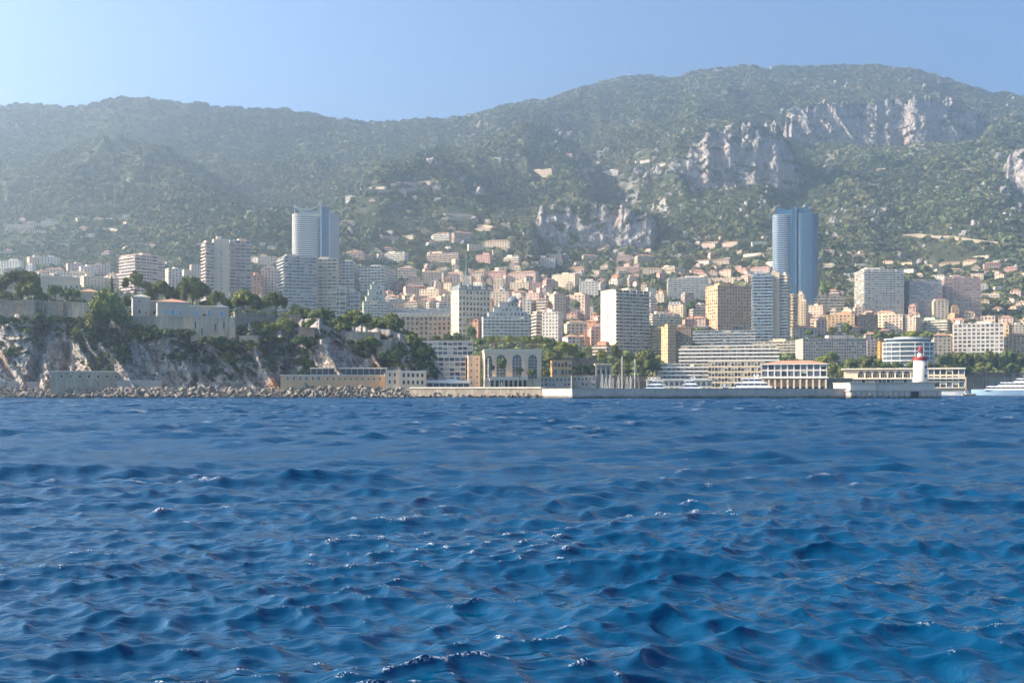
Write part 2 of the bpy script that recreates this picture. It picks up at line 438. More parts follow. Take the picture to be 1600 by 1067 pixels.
# ---------------------------------------------------------------- sea
def water_mat():
    m = bpy.data.materials.new('sea_water'); m.use_nodes = True
    n, l = m.node_tree.nodes, m.node_tree.links; p = n['Principled BSDF']
    p.inputs['Base Color'].default_value = (0.0, 0.047, 0.120, 1)
    p.inputs['IOR'].default_value = 1.333
    ra = n.new('ShaderNodeAttribute'); ra.attribute_name = 'chop'; l.new(ra.outputs['Fac'], p.inputs['Roughness'])
    p.inputs['Specular IOR Level'].default_value = 0.5
    tc = n.new('ShaderNodeTexCoord')
    def nz(sc, det, strx=(1, 1, 1)):
        mp = n.new('ShaderNodeMapping'); mp.inputs['Scale'].default_value = strx; mp.inputs['Rotation'].default_value = (0, 0, R(12)); l.new(tc.outputs['Object'], mp.inputs[0])
        z = n.new('ShaderNodeTexNoise'); z.inputs['Scale'].default_value = sc; z.inputs['Detail'].default_value = det; z.inputs['Roughness'].default_value = 0.6; z.inputs['Distortion'].default_value = 0.4
        l.new(mp.outputs[0], z.inputs[0]); return z.outputs[0]
    b1 = n.new('ShaderNodeBump'); b1.inputs['Distance'].default_value = 0.09; b1.inputs['Strength'].default_value = 1.0; l.new(nz(1.5, 3, (0.6, 1, 1)), b1.inputs['Height'])
    b2 = n.new('ShaderNodeBump'); b2.inputs['Distance'].default_value = 0.30; b2.inputs['Strength'].default_value = 1.0; l.new(nz(0.25, 2, (0.5, 1, 1)), b2.inputs['Height'])
    l.new(b2.outputs[0], b1.inputs['Normal'])
    b0 = n.new('ShaderNodeBump'); b0.inputs['Distance'].default_value = 1.5; b0.inputs['Strength'].default_value = 1.0; l.new(nz(0.07, 1, (0.35, 1, 1)), b0.inputs['Height']); l.new(b0.outputs[0], b2.inputs['Normal'])
    b3 = n.new('ShaderNodeBump'); b3.inputs['Distance'].default_value = 0.018; b3.inputs['Strength'].default_value = 1.0; l.new(nz(5.5, 4, (0.55, 1, 1)), b3.inputs['Height']); l.new(b1.outputs[0], b3.inputs['Normal']); l.new(b3.outputs[0], p.inputs['Normal'])
    at = n.new('ShaderNodeAttribute'); at.attribute_name = 'foam_glint'
    f1 = nz(26.0, 3); th = n.new('ShaderNodeMath'); th.operation = 'MULTIPLY'; l.new(at.outputs['Fac'], th.inputs[0])
    mr = n.new('ShaderNodeMapRange'); l.new(f1, mr.inputs[0]); mr.inputs[1].default_value = 0.52; mr.inputs[2].default_value = 0.58; l.new(mr.outputs[0], th.inputs[1])
    fo = n.new('ShaderNodeBsdfPrincipled'); fo.inputs['Base Color'].default_value = (0.75, 0.78, 0.8, 1); fo.inputs['Roughness'].default_value = 0.7  # white for foam and for the painted sun sparkle
    ms = n.new('ShaderNodeMixShader'); l.new(th.outputs[0], ms.inputs[0]); l.new(p.outputs[0], ms.inputs[1]); l.new(fo.outputs[0], ms.inputs[2])
    l.new(ms.outputs[0], n['Material Output'].inputs['Surface'])
    return m
d = 9.0; rows = [d]
while d < 620:
    d += max(0.03, min(0.62, d * d / (H0 * 1088) * 0.66)); rows.append(d)
rows = np.array(rows + list(np.linspace(640, 1000, 30)))
uc = np.concatenate([np.linspace(-1.6, -0.56, 30), np.linspace(-0.55, 0.55, 490), np.linspace(0.56, 1.6, 30)])
XW = uc[None] * rows[:, None]; YW = rows[:, None] * np.ones_like(uc)[None]
ZW = np.zeros_like(XW); DX = np.zeros_like(XW); DY = np.zeros_like(XW); JX = np.zeros_like(XW)
samp = np.maximum(np.gradient(rows)[:, None], (uc[210] - uc[209]) * rows[:, None] * 0.7)
wr = np.random.default_rng(3)
NWV = 96; SV = np.zeros_like(XW)
for i in range(NWV):
    lam = 0.3 * (13.0 / 0.3) ** (i / (NWV - 1)) * wr.uniform(0.93, 1.07)
    th = R(-72) + wr.normal(0, 0.60 if lam < 2.2 else 0.34)        # travel direction, crests run nearly across the view
    k = 2 * math.pi / lam; kx, ky = k * math.cos(th), k * math.sin(th)
    amp = 0.0098 * lam ** 0.78 * wr.uniform(0.5, 1.3) * (1.3 if lam < 1.5 else 1.0) * (1.0 if lam < 2.8 else (2.8 / lam) ** 0.5)
    fade = np.clip((lam / samp - 1.7) / 1.8, 0, 1)
    SV += (1 - fade ** 2) * (k * amp) ** 2 / 2
    ph = kx * XW + ky * YW + wr.uniform(0, 6.28)
    c_, s_ = np.cos(ph) * amp * fade, np.sin(ph) * amp * fade
    ZW += c_; q = 0.85; DX -= q * s_ * math.cos(th); DY -= q * s_ * math.sin(th); JX += q * k * c_
grp = (0.62 + 0.5 * vnoise(XW / 14, YW / 14, 91)) * (0.95 + 0.75 * sstep(18, 110, YW)) * (.9 + .25 * vnoise(XW / 60, YW / 60, 92))
ZW *= grp; DX *= grp; DY *= grp; JX *= grp
print('wave rms', ZW[:200].std(), 'J', np.percentile(JX[:400], [50, 90, 99, 99.9]), 'rows', len(rows))
print('unresolved slope', np.sqrt(SV[[5, 200, -60, -5], 300]))
foam_glint = np.clip((JX - 0.44) / 0.3, 0, 1) * sstep(0.5, 0.64, vnoise(XW / 3.1, YW / 6, 55))  # whitecaps on sharp crests; the specks also paint in sun glints
pxw = XW / YW * F + 800; shd = np.interp(pxw, [-340, 640, 845, 894, 1334, 1336, 1465, 1470], [499, 498, 477, 440, 462, 454.5, 454.5, 9999])
foam_glint = np.maximum(foam_glint, ((shd - YW > -.5) & (shd - YW < 2.2)) * sstep(.45, .7, vnoise(XW / 2.2, YW / 3, 66)) * .9)
me = grid_mesh('sea', np.stack([XW + DX, YW + DY, ZW], -1), water_mat(), smooth=True)
at = me.attributes.new('foam_glint', 'FLOAT', 'POINT'); at.data.foreach_set('value', foam_glint.reshape(-1).astype(np.float32))
sea = link('sea', me); sea['kind'] = 'structure'
at = me.attributes.new('chop', 'FLOAT', 'POINT'); at.data.foreach_set('value', np.clip(0.04 + 0.55 * np.sqrt(SV), 0, .25).reshape(-1).astype(np.float32))
# open water beyond and behind
mb = MB()
mb.quad((-9000, -3000, -0.9), (9000, -3000, -0.9), (9000, 9, -0.9), (-9000, 9, -0.9))
for sx in (-1, 1): mb.quad(*[(sx * x, y, -0.5) for x, y in ((1.55 * 9, 8), (9000, 8), (9000, 1000), (1.55 * 1000, 1000))][::(1 if sx > 0 else -1)])
o = mb.obj('open_water', water_mat()); o['kind'] = 'structure'
# ---------------------------------------------------------------- materials for the town
def wallm(name, rgb, **k): return mat(name, srgb(*rgb), noise=0.18, scale=0.25, rough=0.85, spec=0.2, rand=0.05, **k)
WALL = {
 'white': wallm('white_render', (238, 224, 206)), 'cream': wallm('cream_render', (232, 208, 178)),
 'beige': wallm('beige_render', (216, 190, 164)), 'tan': wallm('tan_render', (212, 172, 132)),
 'yellow': wallm('yellow_render', (226, 184, 134)), 'ochre': wallm('ochre_render', (222, 168, 84)),
 'pink': wallm('pink_render', (222, 190, 172)), 'rose': wallm('rose_render', (214, 170, 152)),
 'orange': wallm('orange_render', (214, 158, 122)), 'grey': wallm('grey_concrete', (184, 174, 164)),
 'blue': wallm('blue_grey_render', (192, 190, 186)), 'brown': wallm('brown_render', (170, 140, 114)),
 'stone': wallm('weathered_stone', (186, 178, 164)), 'green': wallm('grey_green_render', (184, 190, 172))}
TERRA = mat('terracotta_tiles', srgb(200, 150, 122), noise=0.35, scale=1.2, rough=0.9, rand=0.10)
ROOFG = mat('flat_roof_gravel', srgb(196, 184, 168), noise=0.3, scale=0.4, rough=0.95, rand=0.08)
SLATE = mat('slate_roof', srgb(120, 128, 134), noise=0.3, scale=0.8, rough=0.6, rand=0.06)
DOMEG = mat('verdigris_roof', srgb(128, 156, 146), noise=0.3, scale=0.8, rough=0.6)
PARA = {'white': mat('white_parapet', srgb(238, 230, 216), noise=0.1, rough=0.8), 'cream': mat('cream_parapet', srgb(232, 216, 190), noise=0.1, rough=0.8),
        'pink': mat('pink_parapet', srgb(228, 196, 180), noise=0.1, rough=0.8), 'tan': mat('tan_parapet', srgb(220, 188, 144), noise=0.1, rough=0.8),
        'glass': mat('glass_parapet', srgb(176, 188, 194), rough=0.15, spec=0.8), 'grey': mat('grey_parapet', srgb(196, 196, 196), noise=0.1)}
GL_DARK = mat('window_glass_dark', srgb(34, 38, 44), rough=0.2, spec=0.5)
GL_MID = mat('window_glass_sky', srgb(78, 90, 102), rough=0.18, spec=0.6)
SHUT = mat('window_blind', srgb(186, 180, 168), rough=0.8)
SHUT_G = mat('window_shutter', srgb(112, 132, 128), rough=0.8)
GL_BLUE = mat('tower_glass_blue', srgb(54, 92, 120), rough=0.15, spec=0.7, noise=0.2, scale=0.05)
GL_PALE = mat('tower_glass_pale', srgb(122, 134, 140), rough=0.18, spec=0.7)
STEEL = mat('pale_steel', srgb(190, 196, 200), rough=0.35, metal=0.4)
CONC = mat('quay_concrete', srgb(176, 168, 158), noise=0.35, scale=0.35, rough=0.9, bump=0.03)
AWN = [mat('awning_cream', srgb(222, 206, 172)), mat('awning_ochre', srgb(206, 158, 92)), mat('awning_green', srgb(96, 120, 104))]
GLASSES = [GL_DARK, GL_MID, SHUT, SHUT_G]
LANDMARKS = []      # (px, py, phrase)
AUTO = []           # objects waiting for a label: (obj, px, py, descriptor, category)
FOOT = []           # footprints to keep trees off: (x, y, radius)
_meshcache = {}

def facade(mb, wn, p0, dirv, nrm, length, z0, z1, nf, nb, ww=0.5, wh=0.55, core=0.35, arch=False, blank=(), glass_w=(6, 3, 2, 1), seed=0, gap=0.0):
    """piers and spandrels in front of a recessed core; panes between them. local coords"""
    rr = random.Random(seed)
    ux, uy = dirv; nx, ny = nrm
    fh = (z1 - z0) / nf; bw = length / nb
    def P(a, o, z): return (p0[0] + ux * a + nx * o, p0[1] + uy * a + ny * o, z)
    def slab(a0, a1, o0, o1, za, zb, M=mb, mi=0):
        n = len(M.v)
        M.v += [P(a0, o1, za), P(a1, o1, za), P(a1, o0, za), P(a0, o0, za), P(a0, o1, zb), P(a1, o1, zb), P(a1, o0, zb), P(a0, o0, zb)]
        for q in ((0, 1, 5, 4), (1, 2, 6, 5), (3, 0, 4, 7), (4, 5, 6, 7), (3, 2, 1, 0)):
            M.f.append(tuple(n + i for i in q)); M.m.append(mi)
    # piers
    for b in range(nb + 1):
        c = b * bw; h = bw * (1 - ww) / 2
        slab(max(0, c - h), min(length, c + h), 0, core, z0, z1)
    for b in blank:
        slab(b * bw + bw * (1 - ww) / 2, (b + 1) * bw - bw * (1 - ww) / 2, 0, core - 0.01, z0, z1)
    # spandrels
    for f in range(nf + 1):
        c = z0 + f * fh; lo = c - fh * (1 - wh) * 0.35; hi = c + fh * (1 - wh) * 0.65
        slab(0.0, length, 0.005, core - 0.03, max(z0, lo), min(z1, hi))
    if wn is not None:
        for f in range(nf):
            zb = z0 + f * fh + fh * (1 - wh) * 0.65; zt = z0 + (f + 1) * fh - fh * (1 - wh) * 0.35
            for b in range(nb):
                if b in blank: continue
                a0 = b * bw + bw * (1 - ww) / 2; a1 = (b + 1) * bw - bw * (1 - ww) / 2
                mi = rr.choices(range(4), glass_w)[0]
                n = len(wn.v); o = 0.10
                wn.v += [P(a0, o, zb), P(a1, o, zb), P(a1, o, zt), P(a0, o, zt)]
                wn.f.append((n, n + 1, n + 2, n + 3)); wn.m.append(mi)
                if mi == 0 and rr.random() < .5:      # a half-drawn blind
                    zc = zt - (zt - zb) * rr.uniform(.2, .6); n = len(wn.v)
                    wn.v += [P(a0, o + .04, zc), P(a1, o + .04, zc), P(a1, o + .04, zt), P(a0, o + .04, zt)]
                    wn.f.append((n, n + 1, n + 2, n + 3)); wn.m.append(2)

def roof_clutter(root, x0, y0, x1, y1, z, seed, big=True, m=None):
    rr = random.Random(seed)
    w_, d_ = x1 - x0, y1 - y0
    if big:
        mb = MB(); pw, pd = w_ * rr.uniform(.25, .45), d_ * rr.uniform(.35, .6)
        px_, py_ = x0 + rr.uniform(.1, .5) * w_, y0 + d_ * .25
        mb.box(px_, py_, z - .1, px_ + pw, py_ + pd, z + rr.uniform(2.2, 3.6)); mb.obj('penthouse', m or WALL['beige'], root)
    mb = MB()
    for _ in range(rr.randint(2, 5)):
        a, b = x0 + rr.uniform(.05, .85) * w_, y0 + rr.uniform(.1, .8) * d_
        s = rr.uniform(.8, 2.0); mb.box(a, b, z - .1, a + s, b + s, z + rr.uniform(.8, 1.8))
    if rr.random() < .5: a, b = x0 + rr.random() * w_ * .9, y0 + d_ * .5; mb.box(a, b, z, a + .18, b + .18, z + rr.uniform(3, 6))
    o = mb.obj('rooftop_units', ROOFG, root); o['kind'] = 'stuff'

def building(px0, px1, ytop, ybot, col='cream', style='W', nf=None, nb=None, split=None, rel=0.0, roof='flat', depth=14, d=None, pc='white',
             label=None, cat=None, name='apartment_building', ww=.5, wh=.55, blank=(), sblank=(), gl=(8, 3, 1, 1), clutter=True, desc=None, sstyle=None,
             proud=1.3, lm=None, snb=None, ground=12, smat=None, group=None, roofh=None, bal=None, indiv=False):
    """one building. px0..px1, ytop, ybot: where it shows in the photograph; d: distance (else from the ground under ybot).
    rel: yaw from facing the viewer, degrees (+ shows its left side, - its right side); split: column of the visible corner"""
    seed = int(px0 * 7 + px1 * 13 + ytop * 3)
    if d is None: d = hit((px0 + px1) / 2, ybot)
    al = math.atan(((px0 + px1) / 2 - 800) / F)
    if split is None: rel_ = rel
    else: rel_ = rel if rel else (25 if split - px0 < px1 - split else -25)
    c, s_ = math.cos(R(rel_)), math.sin(abs(R(rel_)))
    m_px = d / F / math.cos(al)
    if split is None:
        wd = max(3, ((px1 - px0) * m_px - depth * s_) / c); dp = depth
    elif rel_ > 0: wd = (px1 - split) * m_px / c; dp = (split - px0) * m_px / s_
    else: wd = (split - px0) * m_px / c; dp = (px1 - split) * m_px / s_
    rz = R(rel_) - al
    H = (ybot - ytop) / F * d; zb = H0 + (YH - ybot) / F * d
    zt_ = float(terr(((px0 + px1) / 2 - 800) / F * d, d))
    if zt_ < zb - 4:                       # carry the floors down to the ground
        H2 = H + zb - zt_ + 1
        if nf: nf = max(nf, int(round(nf * H2 / H)))
        H, zb, ybot = H2, zt_ - 1, ybot + (zb - zt_ + 1) / d * F
    ctr = W((px0 + px1) / 2, ybot, d); ctr.y += (dp * c + wd * s_) / 2 * .9
    ctr.x = ((px0 + px1) / 2 - 800) / F * ctr.y * 1.0
    # keep apparent size after pushing the centre back: nearest faces stay close to d
    root = empty(name, (ctr.x, ctr.y, zb), rz)
    x0, x1, y0, y1 = -wd / 2, wd / 2, -dp / 2, dp / 2
    FOOT.append((ctr.x, ctr.y, max(wd, dp) * .5 + 2))
    fpx = 5.2 * d / F
    if nf is None: nf = max(2, round(H / 3.2))
    if H / nf < 2.4: nf = max(1, int(H / 2.8))
    if nb is None: nb = max(2, int(round(wd / 4.2)))
    nbs = snb or max(1, int(round(dp / 4.5)))
    wm = WALL[col]; core = .35
    wallb, win = MB(), MB()
    wallb.box(x0 + core, y0 + core, -ground, x1 - core, y1 - core, H, 1 if style in 'BC' else 0)
    wallb.box(x0 + .02, y0 + .02, -ground, x1 - .02, y1 - .02, 0, 0)
    args = dict(ww=ww, wh=wh, core=core, glass_w=gl)
    if style in 'BC': args.update(ww=.86, wh=.8)
    facade(wallb, win, (x0, y0 + core), (1, 0), (0, -1), wd, 0, H, nf, nb, blank=blank, seed=seed, **args)
    ss = sstyle or style
    a2 = dict(args)
    if ss == 'S': a2.update(ww=.3, wh=.4)
    if ss == 'W': a2.update(ww=.42, wh=.5)
    if rel_ > -2: facade(wallb, win, (x0 + core, y1 - core), (0, -1), (-1, 0), dp - 2 * core, 0, H, nf, nbs, blank=sblank, seed=seed + 1, **a2)
    if rel_ < 2: facade(wallb, win, (x1 - core, y0 + core), (0, 1), (1, 0), dp - 2 * core, 0, H, nf, nbs, blank=sblank, seed=seed + 2, **a2)
    wallb.obj('wall', [wm, WALL['brown'] if col in ('brown', 'tan') else WALL['grey']], root)
    if indiv:
        for fc, mi in zip(win.f, win.m):
            q = MB(); q.quad(*[win.v[i] for i in fc]); q.obj('window' if mi != 2 else 'blind', GLASSES[mi], root)
    else:
        o = win.obj('windows', GLASSES, root)
        if o: o['kind'] = 'stuff'
    if style in 'BC' or bal:
        fh = H / nf; pm = PARA[pc]; mb = MB(); p = proud + .3; sh = .95
        bx0, bx1 = (x0 - p * .8, x1 + p * .8) if ss == style else (x0, x1)
        if bal: bx0, bx1 = x0 + wd * bal[0], x0 + wd * bal[1]
        mb.box(bx0, y0 - p, -.15, bx1, y0 + core, .12)
        mb.box(bx0, y0 - p - .12, -.25, bx1, y0 - p, sh, 1)
        if ss == style and not bal:
            mb.box(bx0, y0 + core, -.15, x0 + core, y1, .12); mb.box(bx0 - .12, y0 - p, -.25, bx0, y1, sh, 1)
            mb.box(x1 - core, y0 + core, -.15, bx1, y1, .12); mb.box(bx1, y0 - p, -.25, bx1 + .12, y1, sh, 1)
        else:
            mb.box(bx0 - .12, y0 - p, -.25, bx0, y0, sh, 1); mb.box(bx1, y0 - p, -.25, bx1 + .12, y0, sh, 1)
        if style == 'C' or (wd > 14 and not bal):      # dividers between flats
            k = max(2, nb // 2)
            for i in range(1, k):
                q = bx0 + (bx1 - bx0) * i / k; mb.box(q - .1, y0 - p + .01, .1, q + .1, y0 + .1, fh - .16)
        me = mb.mesh('balcony', [wm, pm])
        for f in range(nf):
            link('balcony', me, root, loc=(0, 0, f * fh + .2))
        ra = random.Random(seed + 9); mb = MB(); bw_ = (bx1 - bx0) / max(2, nb)
        for f in range(nf):
            for b_ in range(max(2, nb)):
                if ra.random() < .13 and fh > 2.2:
                    a_ = bx0 + b_ * bw_ + .3; z_ = (f + 1) * fh - .35; n = len(mb.v); y_ = y0 + core * .5
                    mb.v += [(a_, y_, z_), (a_ + bw_ - .6, y_, z_), (a_ + bw_ - .6, y0 - p - .3, z_ - .9), (a_, y0 - p - .3, z_ - .9)]
                    mb.f.append((n, n + 1, n + 2, n + 3)); mb.m.append(ra.randrange(3))
        if mb.f: mb.obj('awnings', AWN, root)['kind'] = 'stuff'
    if roof == 'flat':
        mb = MB(); mb.box(x0 - .15, y0 - .15, H, x1 + .15, y1 + .15, H + .5, 0)
        mb.obj('roof', wm if style != 'B' else PARA[pc], root)
        if clutter and wd > 8: roof_clutter(root, x0, y0, x1, y1, H + .5, seed, H > 12, wm)
    elif roof == 'hip':
        rh = roofh or min(wd, dp) * .2
        mb = MB(); mb.hip(x0, y0, x1, y1, H, H + rh, .6); r = mb.obj('roof', TERRA, root)
        mb = MB(); q = x0 + wd * .3; mb.box(q, y0 + dp * .3, H + rh * .3, q + .9, y0 + dp * .3 + .9, H + rh + .8); mb.obj('chimney', wm, r)
    elif roof == 'terrace':       # recessed top floor with a tiled flat roof
        mb = MB(); mb.box(x0 - .2, y0 - .2, H, x1 + .2, y1 + .2, H + .35); mb.obj('roof', wm, root)
        mb = MB(); h3 = 2.8; mb.box(x0 + wd * .12, y0 + 2, H, x1 - wd * .12, y1 - 1, H + h3)
        o = mb.obj('penthouse', wm, root)
        mb = MB(); mb.hip(x0 + wd * .12, y0 + 2, x1 - wd * .12, y1 - 1, H + h3, H + h3 + 1.2, .5); mb.obj('tiled_top', TERRA, root)
    elif roof == 'mansard':
        rh = roofh or 4; ins = 1.6; mb = MB(); n = 0
        mb.v += [(x0 - .3, y0 - .3, H), (x1 + .3, y0 - .3, H), (x1 + .3, y1 + .3, H), (x0 - .3, y1 + .3, H), (x0 + ins, y0 + ins, H + rh), (x1 - ins, y0 + ins, H + rh), (x1 - ins, y1 - ins, H + rh), (x0 + ins, y1 - ins, H + rh)]
        for q in ((0, 1, 5, 4), (1, 2, 6, 5), (2, 3, 7, 6), (3, 0, 4, 7), (4, 5, 6, 7), (3, 2, 1, 0)): mb.f.append(q); mb.m.append(0)
        r = mb.obj('roof', SLATE, root); mb = MB()
        mb.box(-.7, -.1, 0, .7, 1.4, rh * .6, 0); me = mb.mesh('dormer', [wm])
        for i in range(nb): link('dormer', me, r, loc=(x0 + wd * (i + .5) / nb, y0 + .1, H + .2))
    cxp, cyp = (px0 + px1) / 2, (ytop + ybot) / 2
    if label: tag(root, label, cat or 'building', group)
    else:
        floors = nf if nf < 13 else 'many'
        dd = desc or auto_desc(col, style, roof, nf, H, wd)
        AUTO.append((root, cxp, cyp, dd, cat or ('house' if H < 12 else 'building')))
        root.name = 'house' if H < 12 else name
    if lm: LANDMARKS.append((cxp, cyp, lm))
    return root, (x0, x1, y0, y1, H, d)
NUMW = {1: 'one', 2: 'two', 3: 'three', 4: 'four', 5: 'five', 6: 'six', 7: 'seven', 8: 'eight', 9: 'nine', 10: 'ten', 11: 'eleven', 12: 'twelve'}
CNAME = {'white': 'white', 'cream': 'cream', 'beige': 'beige', 'tan': 'tan', 'yellow': 'yellow', 'ochre': 'ochre', 'pink': 'pink', 'rose': 'dusky pink', 'orange': 'orange', 'grey': 'grey', 'blue': 'pale grey-blue', 'brown': 'brown', 'stone': 'stone', 'green': 'grey-green'}
def auto_desc(col, style, roof, nf, H, wd):
    a = CNAME[col]
    b = 'balconied ' if style in 'BC' else ''
    k = ('villa' if H < 8 else 'house') if H < 12 else ('block' if H < 32 else 'tower')
    if wd > 2.6 * H: a = 'long ' + a
    t = {'hip': ' with tiled roof', 'mansard': ' with slate roof', 'terrace': ' with penthouse'}.get(roof, '')
    return f'{a} {b}{k}{t}'

# ================================================================ named buildings
B = building
# --- far towers on the left, behind the rock
B(190, 252, 398, 462, 'pink', 'B', nf=13, nb=5, split=212, rel=32, pc='pink', label='pink balconied apartment tower alone behind the umbrella pines of the rock', lm='the lone pink tower', name='apartment_tower', cat='tower', ground=30)
B(259, 283, 420, 455, 'white', 'W', nf=8, split=264, rel=20)
B(316, 334, 379, 480, 'pink', 'B', nf=19, nb=2, rel=20, pc='pink', label='narrow balconied wing on the left of the three-part pink tower', name='apartment_tower', cat='tower', ground=30)
B(332, 357, 374, 480, 'cream', 'W', nf=20, nb=3, blank=(0, 2), rel=8, ww=.3, wh=.4, label='plain cream middle shaft with a single column of windows in the three-part tower', name='apartment_tower', cat='tower', ground=30)
B(354, 391, 376, 480, 'pink', 'B', nf=19, nb=4, split=360, rel=14, pc='pink', label='widest pink balconied wing on the right of the three-part tower', lm='the three-part pink tower', name='apartment_tower', cat='tower', ground=30)
B(388, 411, 430, 470, 'orange', 'W', nf=9, rel=10)
B(409, 436, 418, 470, 'pink', 'W', nf=11, rel=-12)
B(434, 493, 401, 500, 'grey', 'C', nf=19, nb=8, split=445, rel=15, pc='grey', label='wide grey gridded apartment slab below the tall glass tower', lm='the grey gridded slab', name='apartment_slab', cat='tower', ww=.8, ground=30)
B(491, 528, 405, 500, 'cream', 'B', nf=18, nb=5, rel=-10, pc='cream', label='cream balconied slab joined to the right of the grey gridded slab', name='apartment_slab', cat='tower', ground=30)
B(528, 561, 409, 462, 'white', 'B', nf=11, nb=4, rel=-8, split=552)
B(564, 619, 416, 462, 'white', 'B', nf=10, nb=7, split=600, rel=-20, label='white balconied block with stepped top right of the grey gridded slab', lm='the white stepped block', cat='building')
